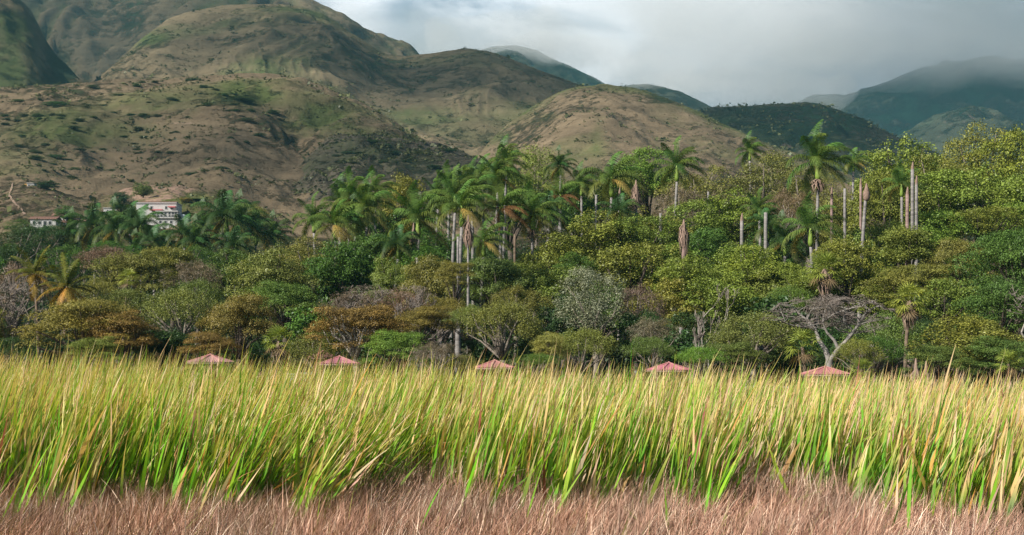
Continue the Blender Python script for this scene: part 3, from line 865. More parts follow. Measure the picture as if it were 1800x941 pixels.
T('flat',1880,430,200,110,140,'g','dark spreading tree just past the right edge of the view')
T('broad',1890,250,190,160,226,'gy','tall dense tree past the right edge, behind the spreading one')
T('broad',1960,320,190,140,190,'yg','rounded tree farther past the right edge')
T('fine',1900,560,180,100,115,'gg','feathery tree past the right edge, close behind the reeds')
T('flat',-60,540,200,90,114,'ro','rust and olive flat tree just past the left edge')
T('broad',-80,440,180,110,160,'g','green tree past the left edge, behind the rust one')
T('airy',-170,470,180,100,150,'ol','olive tree farther past the left edge')
# ---- front row
def F_(*a, **k): return tree(*a, **k)
F_('flat',150,532,240,85,112,'ro','wide flat-topped olive and rust tree left of all shelters')
F_('flat',420,530,150,85,112,'rs','rust-topped flat tree directly above the leftmost red shelter')
F_('flat',215,556,150,60,110,'rs','low rust crown joining the widest flat-topped tree on its right')
F_('flat',628,542,200,72,110,'rs','orange-topped umbrella tree above the second red shelter', bark=M_PALEBARK)
F_('flat',370,590,110,45,108,'rs','small rust crown just over the leftmost red shelter')
F_('broad',290,575,140,80,116,'dg','very dark tree left of the leftmost red shelter')  # shadow between the trees put into its dark leaf colour
F_('bush',370,590,110,60,119,'dg','dark tree behind the leftmost red shelter')
F_('broad',430,600,110,60,118,'dg','dark tree left of the fan palm with a dry skirt')
F_('flat',170,598,110,40,102,'ol','low olive bush in front of the widest flat-topped tree', name='bush', cat='bush')
F_('fine',20,590,100,55,108,'dg','dark bush at the left edge under the tangled bare tree', name='bush', cat='bush')
F_('fine',560,580,130,70,112,'ol','olive grey tree behind the fan palm with a dry skirt')
F_('flat',700,585,130,55,106,'bg','bright green feathery bush right of the second red shelter', name='bush', cat='bush')
F_('thin',765,600,110,45,102,'gb','grey-brown scrubby bush beside the tall trunk cluster base', name='bush', cat='bush')
F_('fine',885,524,150,95,116,'ol','olive rounded tree right of the tall trunk cluster base')
F_('flat',745,545,130,50,118,'rs','orange-brown crown left of the tall trunk cluster base')
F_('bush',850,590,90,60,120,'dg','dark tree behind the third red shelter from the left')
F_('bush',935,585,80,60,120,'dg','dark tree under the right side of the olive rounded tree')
F_('fine',812,622,90,34,104,'ol','low olive bush in front of the pale trunk bases', name='bush', cat='bush')
F_('flat',965,590,80,40,106,'yl','yellowish flowering bush right of the third red shelter', name='bush', cat='bush')
F_('fine',1025,575,130,70,112,'ol','brown-green bush below the silvery tree', name='bush', cat='bush')
F_('fine',945,620,90,30,100,'gg','low green bush behind the reeds right of the third shelter', name='bush', cat='bush')
F_('airy',1050,470,140,120,134,'sv','silvery grey-leaved tree in the middle of the wood')
F_('thin',1120,495,100,90,136,'gb','half bare grey tree touching the silvery tree on its right')
F_('thin',1145,555,100,60,114,'gb','purplish bare-topped bush above the fourth red shelter', name='bush', cat='bush')
F_('fine',1140,590,110,50,108,'gg','green bush behind the fourth red shelter from the left', name='bush', cat='bush')
F_('fine',1325,545,170,95,114,'ol','tan and olive feathery tree left of the grey umbrella tree')
F_('fine',1508,592,90,62,103,'ol','olive bush hiding the right flank of the grey umbrella tree', name='bush', cat='bush')
F_('fine',1230,608,100,40,104,'bg','bright green leafy bush right of the fourth red shelter', name='bush', cat='bush')
F_('flat',1290,605,120,45,106,'gg','green feathery bush under the tan feathery tree', name='bush', cat='bush')
F_('bush',1375,600,100,60,118,'dg','dark bush behind the fan palm left of the fifth shelter', name='bush', cat='bush')
F_('fine',1560,545,150,110,122,'gg','green feathery tree behind the tall skirted fan palm')
F_('flat',1610,472,180,60,142,'ro','brown-topped flat crown above the tall skirted fan palm')
F_('fine',1540,590,120,60,112,'g','green bush right of the grey umbrella tree', name='bush', cat='bush')
F_('broad',1690,555,200,95,114,'yg','large yellow-green tree at the front right behind the reeds')
F_('broad',1660,490,130,80,134,'gy','green tree behind and above the tall skirted fan palm')
F_('flat',1760,600,170,55,108,'gg','feathery green bush under the dark spreading tree', name='bush', cat='bush')
F_('flat',1650,610,120,45,106,'gg','feathery green bush at the foot of the large yellow-green tree', name='bush', cat='bush')
F_('flat',1785,415,200,100,136,'g','dark green spreading flat tree at the right edge')
F_('flat',1765,500,200,100,126,'g','feathery dark tree under the spreading flat tree at the right edge')
F_('flat',1700,425,150,70,158,'ol','olive-brown flat crown beneath the darkest hollow on the right')
F_('bush',1490,600,110,60,120,'dg','dark bush behind the forked trunk of the grey umbrella tree', name='bush', cat='bush')
F_('bush',1180,580,100,60,124,'dg','dark bush between the purplish bush and the slender white tree', name='bush', cat='bush')
F_('bush',640,600,130,60,119,'dg','dark bush behind the trunk of the orange-topped umbrella tree', name='bush', cat='bush')
F_('bush',120,590,140,60,119,'dg','dark bush in the shade under the widest flat-topped tree', name='bush', cat='bush')
F_('fine',1630,560,110,60,125,'dg','dark tree directly behind the tall skirted fan palm')
# ------------------------------------------------------------------ leafless trees
def bare(cx, ytop, w, d, label, seed, mat, bark_name='limbs', veil=None, **k):
    top = P(cx, ytop, d); gz = surf(top.x, top.y)-.1
    limbs, twigs = bare_mesh('bare_tree', seed, top.z-gz, w/FP*d, **k)
    root = empty('leafless_tree', (top.x, top.y, gz), label, 'tree')
    link('limbs', limbs, root, mat); link('twigs', twigs, root, M_TWIG)
    if veil: link('fine_twigs', PROTO[('veil', 0)][0], root, None, (0, 0, (top.z-gz)-veil), (w/FP*d/10,)*2+(veil/6.0,), seed, color=(.30, .25, .22))
    return root
M_TWIG = mat_simple('twig', (.20, .17, .15), .95, .3, 2.0)
def umbrella_tree():
    d = 106.; k = d/FP; base = P(1457, 640, d); gz = surf(base.x, d)-.1
    root = empty('leafless_tree', (base.x, d, gz), 'grey leafless umbrella tree with a forked pale trunk over the fifth red shelter', 'tree')
    def q(px, py, dy=0.): return Vector(((px-1457)*k, dy, CAMZ+(620-py)*k-gz))
    rng = np.random.default_rng(12); big = MB(); tw = MB(); ends = []
    def limb(pts, r0, r1, grow_=True):
        v = [q(*p) for p in pts]; n_ = len(v)
        big.tube(v, [r0+(r1-r0)*i_/(n_-1) for i_ in range(n_)], 8, cap=False)
        if grow_:
            for i_ in range(1, n_): ends.append((v[i_], (v[i_]-v[i_-1]).normalized(), i_ == n_-1))
    big.tube([Vector((0, 0, -.2)), q(1457, 655), q(1458, 634)], [.36, .30, .27], 9, cap=False)
    limb([(1458,636,0),(1452,615,.2),(1442,598,.5),(1437,578,.8),(1424,562,1.2),(1408,548,1.4)], .22, .06)
    limb([(1458,636,0),(1472,614,-.3),(1484,600,-.6),(1496,584,-.8),(1506,566,-1.2),(1514,550,-1.6)], .20, .06)
    limb([(1472,614,-.3),(1464,598,-.4),(1452,584,-.2),(1444,566,-.4),(1448,545,-.6)], .13, .05)
    limb([(1438,580,.8),(1420,575,.4),(1398,574,0),(1378,568,-.4)], .11, .04)
    limb([(1484,600,-.6),(1494,590,.4),(1502,586,1.2),(1520,572,2.0)], .12, .04)
    limb([(1444,566,-.4),(1462,552,-1.2),(1480,545,-2.0),(1500,540,-2.4)], .09, .03)
    limb([(1424,562,1.2),(1436,545,2.0),(1460,538,2.6),(1480,535,3.0)], .08, .03)
    out = []; tips = []
    for p, dr, last in ends:
        if p.z < q(0, 592).z: continue
        for c in range(3 if last else 2):
            a = rng.random()*6.283
            nd = (dr*.4+Vector((math.cos(a)*.9, math.sin(a)*.9, rng.uniform(.05, .7)))).normalized()
            grow(rng, p, nd, rng.uniform(.6, 1.15), .04, 2, out, True, .8, tips, 6, .16, (2, 4))
    zt = q(0, 516).z
    for pts, rad, lv in out:
        pp = [Vector((p.x, p.y, min(p.z, zt-.1+.12*math.sin(p.x*5)-.07*(p.x+.3)**2))) for p in pts]
        (big if lv <= 3 else tw).tube(pp, [max(.012, r) for r in rad], 3 if lv > 3 else 4, cap=False)
    link('limbs', big.mesh('umbrella_limbs', True), root, mat_simple('grey_bark', (.27, .25, .23), .9, .3, 2.5)); link('twigs', tw.mesh('umbrella_twigs'), root, M_TWIG)
    link('fine_twigs', PROTO[('veil', 0)][0], root, None, (-.4, 0, q(0, 566).z), (.40, .38, .32), 1., color=(.25, .225, .20))
umbrella_tree()
T('broad',1465,560,120,70,128,'dg','dark tree right behind the grey umbrella tree')
bare(1235, 500, 64, 118, 'slender leafless tree with white branching stems in front of dark shade', 12, mat_simple('white_bark', (.5, .45, .40), .9, .2, 2.0), maxlv=6, spread=.36, r0=.075, trunk=1.2, minr=.018, up=.35, kids=(1, 3))
bare(1215, 545, 50, 117, 'shorter leafless stem leaning left beside the slender white tree', 15, bpy.data.materials['white_bark'], maxlv=5, spread=.45, r0=.07, trunk=1.2, minr=.02, up=.3)
bare(10, 480, 130, 116, 'tangled dark leafless tree at the left edge of the wood', 9, M_BARK, maxlv=7, flat=True, spread=.85, r0=.3, trunk=.5, minr=.02)
bare(1800, 500, 110, 112, 'leafless pale-limbed tree at the right edge in front of feathery dark foliage', 21, M_PALEBARK, maxlv=6, flat=True, spread=.85, r0=.22, trunk=.7, minr=.02)
bare(1500, 600, 70, 104, 'low bare grey branches right of the fifth red shelter', 27, M_PALEBARK, maxlv=5, spread=.9, r0=.14, trunk=.3, minr=.02)
bare(640, 500, 90, 127, 'twiggy grey tree just above the orange-topped crown', 33, M_TWIG, veil=1.4, maxlv=7, flat=True, spread=.8, r0=.18, trunk=.6, minr=.02)
bare(715, 500, 110, 126, 'mauve leafless tree above the bright green feathery bush', 35, M_TWIG, veil=1.6, maxlv=7, spread=.7, r0=.18, trunk=.6, minr=.02)

# ------------------------------------------------------------------ palms
def frond(rng, az, el, L, wind, droop, leaflet, nst, width, hang, coltip, colbase, V, F, C, start):
    d = np.array([math.cos(az)*math.cos(el), math.sin(az)*math.cos(el), math.sin(el)]); p = np.array(start, float)
    n = nst; ds = L/n
    side0 = np.cross(d, [0, 0, 1.]); side0 /= np.linalg.norm(side0)+1e-6
    prev = p.copy()
    for k in range(n):
        s = (k+1)/n
        d = d+np.array([wind*(.4+s), 0, -droop*(.35+1.5*s)])*ds/L*1.6
        d /= np.linalg.norm(d)
        q = p+d*ds
        side = np.cross(d, [0, 0, 1.]); ln = np.linalg.norm(side)
        side = side/ln if ln > .15 else side0
        up = np.cross(side, d)
        r = .05*(1-s)+.015
        b = len(V)
        V += [p+side*r, p-side*r, q-side*r*.8, q+side*r*.8]; F.append((b, b+1, b+2, b+3)); C += [colbase]*4
        if s > .1:
            ll = leaflet*(math.sin(math.pi*min(.97, .12+.85*s))**.55)
            for sg in (-1, 1):
                for j in range(2):
                    o = p+d*ds*(j*.5+rng.random()*.3)
                    v = side*sg*(.75+.3*rng.random())+d*(.55+.2*rng.random())+up*(.35*(1 if j else -.25))
                    v = v/np.linalg.norm(v)
                    e1 = o+v*ll*.5+np.array([wind*.06, 0, -hang*.12])
                    v2 = v+np.array([wind*.5, 0, -hang*1.35]); v2 /= np.linalg.norm(v2)
                    e2 = e1+v2*ll*.55*(.8+.4*rng.random())
                    wv = d*width
                    b = len(V); cc = [colbase[i]*(1-s*.4)+coltip[i]*s*.4 for i in range(3)]
                    ct = [colbase[i]*.5+coltip[i]*.5 for i in range(3)]
                    V += [o-wv*.5, o+wv*.5, e1+wv*.5, e1-wv*.5, e2+wv*.12, e2-wv*.12]
                    F += [(b, b+1, b+2, b+3), (b+3, b+2, b+4, b+5)]; C += [cc]*4+[ct]*2
        prev = p; p = q

def palm_crown(name, seed, n, L, wind, droop, leaflet, hang, green, yellow, nyel, elr=(-.5, 1.35), spear=True, nst=24, width=.075, brown=None):
    rng = np.random.default_rng(seed); V = []; F = []; C = []
    for i in range(n):
        el = elr[0]+(elr[1]-elr[0])*((i+.5)/n)**.85+rng.normal()*.08
        az = i*2.399+rng.normal()*.2
        c = np.array(yellow if i < nyel else green)*rng.uniform(.6, 1.35)*np.array((rng.uniform(.85,1.3),1,1))
        if brown and i < brown: c = np.array((.20, .10, .06))*rng.uniform(.7, 1.3)
        frond(rng, az, el, L*rng.uniform(.85, 1.1), wind, droop*rng.uniform(.8, 1.2), leaflet, nst, width, hang,
              tuple(np.array(yellow)*1.0) if i < nyel+3 else tuple(c*1.15), tuple(c), V, F, C, (0, 0, 0))
    if spear:
        frond(rng, 1.0, 1.45, L*.62, .05, .02, .12, 12, .12, .1, green, green, V, F, C, (0, 0, 0))
    me = mesh_np(name, np.array(V), np.array(F), col=np.array(C)); me.materials.append(M_PALM)
    return me
GR = (.100, .185, .042); YE = (.30, .29, .09); DGR = (.055, .125, .038)
CR = {}
for i in range(4): CR[('royal', i)] = palm_crown('palm_crown', 40+i, 18, 3.7, .6, 1.0, .85, .75, GR, YE, (1, 2, 3, 1)[i])
for i in range(2): CR[('dark', i)] = palm_crown('palm_crown', 50+i, 18, 3.7, .35, 1.0, .85, .8, DGR, (.20, .19, .06), 2, spear=False, width=.08)
CR[('brown', 0)] = palm_crown('palm_crown', 61, 14, 3.5, .65, .9, .8, .7, GR, (.28, .20, .06), 7, brown=6)
for i in range(2): CR[('coco', i)] = palm_crown('palm_crown', 70+i, 22, 3.4, .12, .55, .62, .55, (.13, .16, .035), (.33, .22, .05), 8, elr=(-.95, 1.3), nst=22)
def fan_crown(seed, n=30, L=1.2, green=(.27, .34, .07)):
    rng = np.random.default_rng(seed); V = []; F = []; C = []
    for i in range(n):
        el = -1.0+2.4*(i/n)**.9; az = i*2.399+rng.normal()*.2
        c = np.array((.24, .18, .11) if i < n*.14 else green)*rng.uniform(.75, 1.25)
        d = Vector((math.cos(az)*math.cos(el), math.sin(az)*math.cos(el), math.sin(el)))
        hub = d*L*rng.uniform(.75, 1.05); s = d.cross(Vector((0, 0, 1))).normalized(); u = s.cross(d)
        b = len(V); V += [s*.02, -s*.02, hub-s*.02, hub+s*.02]; F.append((b, b+1, b+2, b+3)); C += [c*.8]*4
        for k in range(17):
            a = -1.75+3.5*k/16
            v = d*math.cos(a)+s*math.sin(a)*1.0+u*(.12 if k % 2 else -.05)+Vector((.12, 0, -.22))
            v.normalize(); w = v.cross(u).normalized()*.045; l = .85*L*(1-.18*abs(a)/1.75)
            tip = hub+v*l+Vector((0, 0, -.14*l)); mid = hub+v*l*.55
            b = len(V); V += [hub-w*.3, hub+w*.3, mid+w, mid-w, tip+w*.15, tip-w*.15]; F += [(b, b+1, b+2, b+3), (b+3, b+2, b+4, b+5)]; C += [c]*6
    me = mesh_np('fan_crown', np.array([list(v) for v in V]), np.array(F), col=np.array([list(c) for c in C])); me.materials.append(M_PALM)
    return me
CR[('fan', 0)] = fan_crown(80); CR[('fan', 1)] = fan_crown(81, 22)
CR[('fan', 2)] = fan_crown(82, 28, green=(.33, .38, .08))

def trunk_mesh(h, r, lean, bulge=.0, seed=0, n=10, rough=0):
    rng = np.random.default_rng(seed); pts = []; rad = []
    for k in range(13):
        s = k/12; pts.append((lean*s*s+rng.normal()*rough*.05, 0, h*s-.25*(k == 0)))
        rad.append(r*(1.25*math.exp(-s*8)*.4+1-.28*s+bulge*math.sin(math.pi*s)**2)*(1+rng.normal()*.03+rough*rng.normal()*.15))
    mb = MB(); mb.tube(pts, rad, n); return mb.mesh('trunk', True)
def skirt_mesh(seed, L, r, n=70, up=0, spread=.5):
    """hanging dead strips"""
    rng = np.random.default_rng(seed); V = []; F = []
    for i in range(n):
        a = rng.random()*6.283; z0 = rng.uniform(-.3, .15)*L; d = np.array([math.cos(a), math.sin(a), 0]); s = np.array([-d[1], d[0], 0])*rng.uniform(.04, .09)
        l = L*rng.uniform(.5, 1.0)
        p0 = d*r*.6+[0, 0, z0]; p1 = d*(r+spread*.6*rng.random())+[0, 0, z0-l*.4]; p2 = d*(r+spread*.5*rng.random())+[.1, 0, z0-l]
        b = len(V); V += [p0-s, p0+s, p1+s, p1-s, p2+s*.3, p2-s*.3]; F += [(b, b+1, b+2, b+3), (b+3, b+2, b+4, b+5)]
    return mesh_np('dead_fronds', np.array(V), np.array(F))
SHAFT = MB(); SHAFT.tube([(0,0,-1.7),(0,0,-1.3),(0,0,-.7),(0,0,-.1),(0,0,.25)], [.19,.26,.22,.13,.08], 10); SHAFT = SHAFT.mesh('crownshaft', True); SHAFT.materials.append(M_SHAFT)
FLOW = skirt_mesh(5, .9, .22, 60, spread=.9); FLOW.materials.append(M_STRAW)
SKIRTS = [skirt_mesh(6+i, 2.0, .22, 110, spread=1.0) for i in range(2)]
for m in SKIRTS: m.materials.append(M_STRAW)
pc = {}
def palm(kind, cx, cy, w, d, label, shaft=True, flow=False, lean=None, name='royal_palm', r=.23, group=None, skirt=False, mat=None, rz=None):
    v = pc.get(kind, 0); pc[kind] = v+1
    nvar = len([k for k in CR if k[0] == kind]); me = CR[(kind, v % nvar)]
    c = P(cx, cy, d); rng = random.Random(int(cx*31+cy)); lean = rng.uniform(-.6, .9) if lean is None else lean
    bx = c.x-lean; gz = surf(bx, c.y)-.1; h = c.z-gz
    root = empty(name, (bx, c.y, gz), label, 'palm tree', group)
    full = {'royal': 5.9, 'dark': 6.0, 'brown': 5.9, 'coco': 6.2, 'fan': 4.0}[kind]
    s = (w/FP*d)/full
    ht = h-(1.6*s if shaft else 0)
    link('trunk', trunk_mesh(ht, r, lean, .12 if kind != 'fan' else 0, int(cx)), root, mat or (M_PTRUNK if kind in ('royal', 'dark', 'brown') else M_CTRUNK))
    if shaft: link('crownshaft', SHAFT, root, None, (lean, 0, h), (s, s, s))
    if flow: link('flower_stalks', FLOW, root, None, (lean, 0, h-1.6*s), (s, s, s))
    if skirt: link('dead_fronds', SKIRTS[v % 2], root, None, (lean, 0, h-.2), (s, s, s))
    link('crown', me, root, None, (lean, 0, h), (s, s, s), (rng.uniform(-.35, .35) if rz is None else rz))
    return root
Q = palm
Q('royal',1438,284,120,176,'tallest windblown royal palm with lime green crownshaft, against the dark ridge',flow=True,lean=.2)
Q('royal',1425,402,110,158,'royal palm below the tallest one, fronds spread over a pale trunk')
Q('royal',1500,285,60,214,'small upright palm crown right of the tallest windblown palm')
Q('dark',1350,400,80,172,'dark young palm between the two short pale trunks')
Q('royal',1335,368,70,178,'upright thin-fronded palm above the pair of short pale trunks')
Q('royal',1318,266,60,246,'small palm crown peeping over the brownish olive tree')
Q('dark',1380,425,90,168,'low shaded palm left of the palm with the pale trunk')
Q('royal',1585,325,75,186,'palm with one yellow frond left of the triple bare trunks')
Q('royal',1075,315,110,190,'royal palm of the middle with a long frond bowed down to the left')
Q('royal',1190,292,95,204,'royal palm on the middle skyline above the half bare tree')
Q('dark',1090,372,75,180,'dark dense young palm beneath the bowed-frond palm')
Q('royal',1022,325,70,212,'slender upright palm in the gap right of the domed tree')
Q('dark',985,292,60,222,'dark palm crown at the right flank of the domed tree')
Q('brown',883,366,105,166,'palm with several dead rust-brown fronds in the central group')
Q('royal',937,378,100,168,'windblown palm right of the rust-fronded palm',flow=True)
Q('brown',985,345,80,184,'palm with withered purple-brown fronds left of the bowed-frond palm')
Q('royal',812,366,115,150,'palm with lime crownshaft on top of the pale trunk cluster')
Q('royal',800,345,100,162,'palm crown just behind the top of the trunk cluster')
Q('royal',830,335,100,176,'palm with a dark heart behind the trunk cluster, upper left')
Q('royal',735,385,115,164,'drooping palm with hanging yellow fronds left of the trunk cluster')
Q('royal',850,425,95,160,'low palm right of the trunk cluster with a yellow hanging frond')
Q('royal',875,310,90,196,'palm crown above the rust-fronded palm')
Q('royal',890,285,80,210,'palm with arching dark fronds at the left flank of the domed tree')
Q('royal',790,325,75,196,'upright palm at the upper left of the central group')
Q('royal',848,305,80,200,'spiky palm crown on the skyline of the central group')
Q('royal',770,345,80,190,'palm at the left shoulder of the central group')
Q('dark',700,432,85,158,'dark young palm under the drooping palm')
Q('royal',645,365,105,178,'palm with a yellow and orange frond pointing right in the left group')
Q('royal',620,345,90,192,'dense palm on the skyline of the left group')
Q('royal',590,395,100,176,'palm with bowed fronds and a lime crownshaft in the left group')
Q('royal',552,385,85,190,'leftmost palm of the left group with drooping orange fronds')
Q('royal',600,355,85,200,'upright palm at the upper left of the left group')
Q('royal',660,338,80,202,'palm crown right on the skyline of the left group')
Q('dark',625,390,90,184,'dark palm in the heart of the left group')
Q('dark',965,370,80,178,'dark palm between the rust-fronded and withered palms')
# the dark row on the left
for px, py, w, d, lb in [
    (128,412,80,262,'leftmost palm of the dark row below the hillside'),
    (168,398,95,258,'second palm from the left in the dark row'),
    (205,404,95,250,'palm with arching fronds left of the white building, dark row'),
    (247,398,88,244,'tallest palm of the dark row, in front of the white building'),
    (290,430,66,252,'palm just right of the white building base, dark row'),
    (324,412,82,240,'palm with hanging yellow fronds in the middle of the dark row'),
    (360,404,90,262,'dark palm left of the two highest palms at the row end'),
    (398,382,110,240,'highest dark palm with sweeping fronds near the right end of the row'),
    (425,388,90,256,'dark palm leaning right behind the highest one in the row'),
    (450,408,85,262,'dark low palm right of the highest one in the row'),
    (482,412,70,270,'last small palm at the right end of the dark row'),
    (228,388,80,280,'palm crown behind the tallest palm of the dark row'),
    (345,425,80,236,'low palm beneath the middle of the dark row'),
    (415,432,80,228,'bright green young palm below the highest palm of the dark row'),
    (240,438,60,232,'small young palm under the tallest palm of the dark row'),
    (270,425,70,240,'shaded palm crown right of the tallest trunk in the dark row')]:
    Q('dark', px, py, w, d, lb, r=.24, group='dark palms in a row below the hillside')
Q('coco',60,482,105,138,'left coconut palm with yellowing drooping fronds',shaft=False,name='coconut_palm',r=.17,lean=-.5)
Q('coco',118,504,105,134,'right coconut palm with golden spreading fronds',shaft=False,name='coconut_palm',r=.17,lean=.3)
Q('fan',490,600,66,104,'fan palm with a dry skirt between the first and second red shelters',shaft=False,name='fan_palm',r=.16,skirt=True)
Q('fan',1410,610,80,101,'bright fan palm left of the forked grey trunk',shaft=False,name='fan_palm',r=.16,skirt=False)
Q('fan',1598,530,80,116,'tall fan palm with hanging dead fronds on the right',shaft=False,name='fan_palm',r=.18,skirt=True)
Q('fan',1450,475,80,138,'fan palm with reddish dead fronds under the pale trunk palm',shaft=False,name='fan_palm',r=.18,skirt=True)
Q('fan',1772,640,60,96,'small fan palm just above the reeds at the far right',shaft=False,name='fan_palm',r=.12)
Q('fan',225,490,44,140,'little young palm standing in the olive canopy left of centre',shaft=False,name='fan_palm',r=.12)
Q('fan',1515,650,50,97,'small fan palm above the reeds right of the fifth red shelter',shaft=False,name='fan_palm',r=.12)

# dead palm trunks --------------------------------------------------------
WITH = {}
def spire(seed, kind):
    mb = MB(); rng = np.random.default_rng(seed)
    if kind == 'bulb':
        mb.tube([(0,0,-1.3),(0,0,-1.0),(0,0,-.4),(.02,0,.2),(0,0,.8)], [.24,.42,.46,.25,.05], 9)
    elif kind == 'tip':
        mb.tube([(0,0,-.6),(0,0,0),(.03,0,.5),(.05,0,.9)], [.19,.20,.14,.04], 8)
    elif kind == 'mop':
        mb.tube([(0,0,-.3),(0,0,.4),(0,0,1.2)], [.25,.2,.06], 8)
    return mb.mesh('withered_top', True)
for k in ('bulb', 'tip', 'mop'):
    WITH[k] = spire(3, k); WITH[k].materials.append(M_STRAW)
def deadpalm(px, ytop, d, label, top='tip', r=.27, mop=None, lean=0, mat=None, group='bare dead palm trunks'):
    p = P(px, ytop, d); bx = p.x-lean; gz = surf(bx, p.y)-.1; h = p.z-gz-.8
    root = empty('dead_palm', (bx, p.y, gz), label, 'palm trunk', group)
    link('trunk', trunk_mesh(h, r, lean, .05, int(px)), root, mat or M_PTRUNK)
    if top: link('withered_top', WITH[top], root, None, (lean, 0, h), (r/.27, r/.27, 1))
    if mop: link('dead_fronds', skirt_mesh(int(px), mop, r*.9, 120, spread=.75), root, M_STRAW, (lean, 0, h+.3))
    return root
D = deadpalm
M_PURP = ringed_trunk_mat('shaggy_trunk', (.20, .135, .12), (.38, .27, .25))
D(1604,286,168,'tallest of the three clustered bare trunks on the right',r=.26)
D(1611,310,167,'shorter right trunk of the clustered bare trio',r=.24)
D(1595,330,169,'lowest shaggy brown trunk at the left of the clustered trio',r=.28,mat=M_PURP)
D(1523,322,164,'bare trunk with a swollen bulb-shaped withered top','bulb',r=.24,lean=.9)
D(1513,314,190,'short reddish withered top beside the bulb-topped trunk',r=.22,mat=M_PURP)
D(1485,320,172,'plain slender grey bare trunk right of the tallest palm',None,r=.23)
D(1346,362,168,'thicker of the two short pale bare trunks in the middle right',None,r=.28)
D(1304,376,168,'left of the two short pale bare trunks in the middle right',r=.27)
D(1202,392,160,'shaggy reddish-brown palm stump in the leafy canopy','mop',r=.30,mop=2.6,mat=M_PURP)
D(1118,322,182,'bare trunk with a grey mop of hanging dead fronds','mop',r=.26,mop=2.6)
D(1048,332,186,'thin pale bare trunk left of the grey mop-topped trunk',None,r=.2)
D(1089,332,186,'short bare trunk between the bowed-frond palm and the mop-topped trunk',r=.26)
D(1161,364,180,'small pale stump right of the mop-topped trunk',None,r=.24)
D(1245,328,214,'small pale trunk tip in the loose olive tree',None,r=.22)
D(1597,436,150,'broken shaggy grey trunk below the clustered trio',None,r=.34,mat=M_PURP)
D(1462,330,182,'withered trunk half hidden behind the tallest windblown palm','tip',r=.24,mat=M_PURP)
D(805,402,138,'longest pale bare trunk left of centre',None,r=.16)
D(823,385,138,'slim trunk with a grey dead bundle on top, right of the longest pale trunk','mop',r=.15,mop=2.2)
D(805,560,124,'pale stout trunk base behind the reeds, left of the third shelter',None,r=.30)
D(727,398,160,'trunk hung with a pale dead bundle under the drooping palm','mop',r=.2,mop=1.8)
D(613,400,176,'short pale trunk in the left palm group',None,r=.2)
D(636,420,170,'thin bluish trunk in the left palm group',None,r=.22)
D(733,440,150,'small pale trunk end above the bronze layered tree',None,r=.16)
D(775,540,130,'short pale stick of trunk above the orange-brown crown',None,r=.14)
D(1610,640,100,'dry shaggy stump just above the reeds, right side','mop',r=.2,mop=1.6,mat=M_PURP)
D(1628,645,98,'pale leaning dry stump just above the reeds, right side','mop',r=.2,mop=1.9,mat=M_PURP)
D(1197,560,126,'grey trunk in deep shade left of the slender white tree',None,r=.22)
D(880,405,165,'pale trunk standing in shade under the rust-fronded palm',None,r=.26)
D(905,400,172,'dark trunk in shade right of the rust-fronded palm',None,r=.22,mat=M_CTRUNK)

# ------------------------------------------------------------------ shelters
def shelter(cx, ytop, w, d, label, rz=0., n=6):
    top = P(cx, ytop, d); R_ = w/FP*d/2/math.cos(math.pi/12); gz = surf(top.x, top.y)
    h = top.z-gz; rise = .50; ze = h-rise
    root = empty('picnic_shelter', (top.x, top.y, gz), label, 'shelter', 'red-roofed picnic shelters behind the reeds', rz)
    m = MB()
    for k in range(n):
        a0 = 2*math.pi*k/n; a1 = 2*math.pi*(k+1)/n
        # corrugated facet: strips from eave to apex with small steps
        S_ = 8
        for j in range(S_):
            q0 = j/S_; q1 = (j+1)/S_; qm = (q0+q1)/2
            e = lambda q, zz: (R_*(math.cos(a0)*(1-q)+math.cos(a1)*q), R_*(math.sin(a0)*(1-q)+math.sin(a1)*q), zz)
            t_ = (0, 0, h)
            m.add([e(q0, ze), e(qm, ze+.05), e(q1, ze), t_], [(0, 1, 3), (1, 2, 3)])
            m.add([e(q0, ze-.03), e(qm, ze+.02), e(q1, ze-.03), (0, 0, h-.05)], [(3, 1, 0), (3, 2, 1)])
    rr = random.Random(int(cx)); c_ = [.42*rr.uniform(.85, 1.1), .155*rr.uniform(.85, 1.35), .165*rr.uniform(.85, 1.35)]
    link('roof', m.mesh('roof'), root, mat_simple('red_sheet_weathered', c_, .65, .32, 1.3, .3))
    c = MB()
    for k in range(n):
        a = 2*math.pi*k/n; c.tube([(R_*1.01*math.cos(a), R_*1.01*math.sin(a), ze+.03), (0, 0, h+.03)], [.045, .045], 5)
    c.tube([(0, 0, h-.05), (0, 0, h+.1)], [.12, .05], 8)
    link('ridge_cap', c.mesh('ridge_cap'), root, M_RIDGE)
    f = MB()
    for k in range(n):
        a0 = 2*math.pi*k/n; a1 = 2*math.pi*(k+1)/n
        f.tube([(R_*.98*math.cos(a0), R_*.98*math.sin(a0), ze-.08), (R_*.98*math.cos(a1), R_*.98*math.sin(a1), ze-.08)], [.06, .06], 4)
        f.tube([(R_*.95*math.cos(a0), R_*.95*math.sin(a0), ze-.06), (0, 0, h-.12)], [.05, .05], 4)
    link('rafters', f.mesh('rafters'), root, M_WOOD)
    p = MB(); p.tube([(0, 0, 0), (0, 0, h-.1)], [.16, .14], 8); link('post', p.mesh('post'), root, M_WOOD)
    for k in range(n):
        b = MB(); a = 2*math.pi*k/n; b.tube([(.1*math.cos(a), .1*math.sin(a), ze-.9), (R_*.55*math.cos(a), R_*.55*math.sin(a), ze+.1)], [.04, .04], 4)
        link('brace', b.mesh('brace'), root, M_WOOD)
    return root
M_RIDGE = mat_simple('ridge_sheet', (.42, .19, .18), .6, .1, 2.0, .4)
shelter(370,624,78,98,'leftmost red-roofed shelter, roof partly hidden by tall reed tips',.2)
shelter(597,627,74,99,'second red shelter from the left, under the orange-topped umbrella tree',.5)
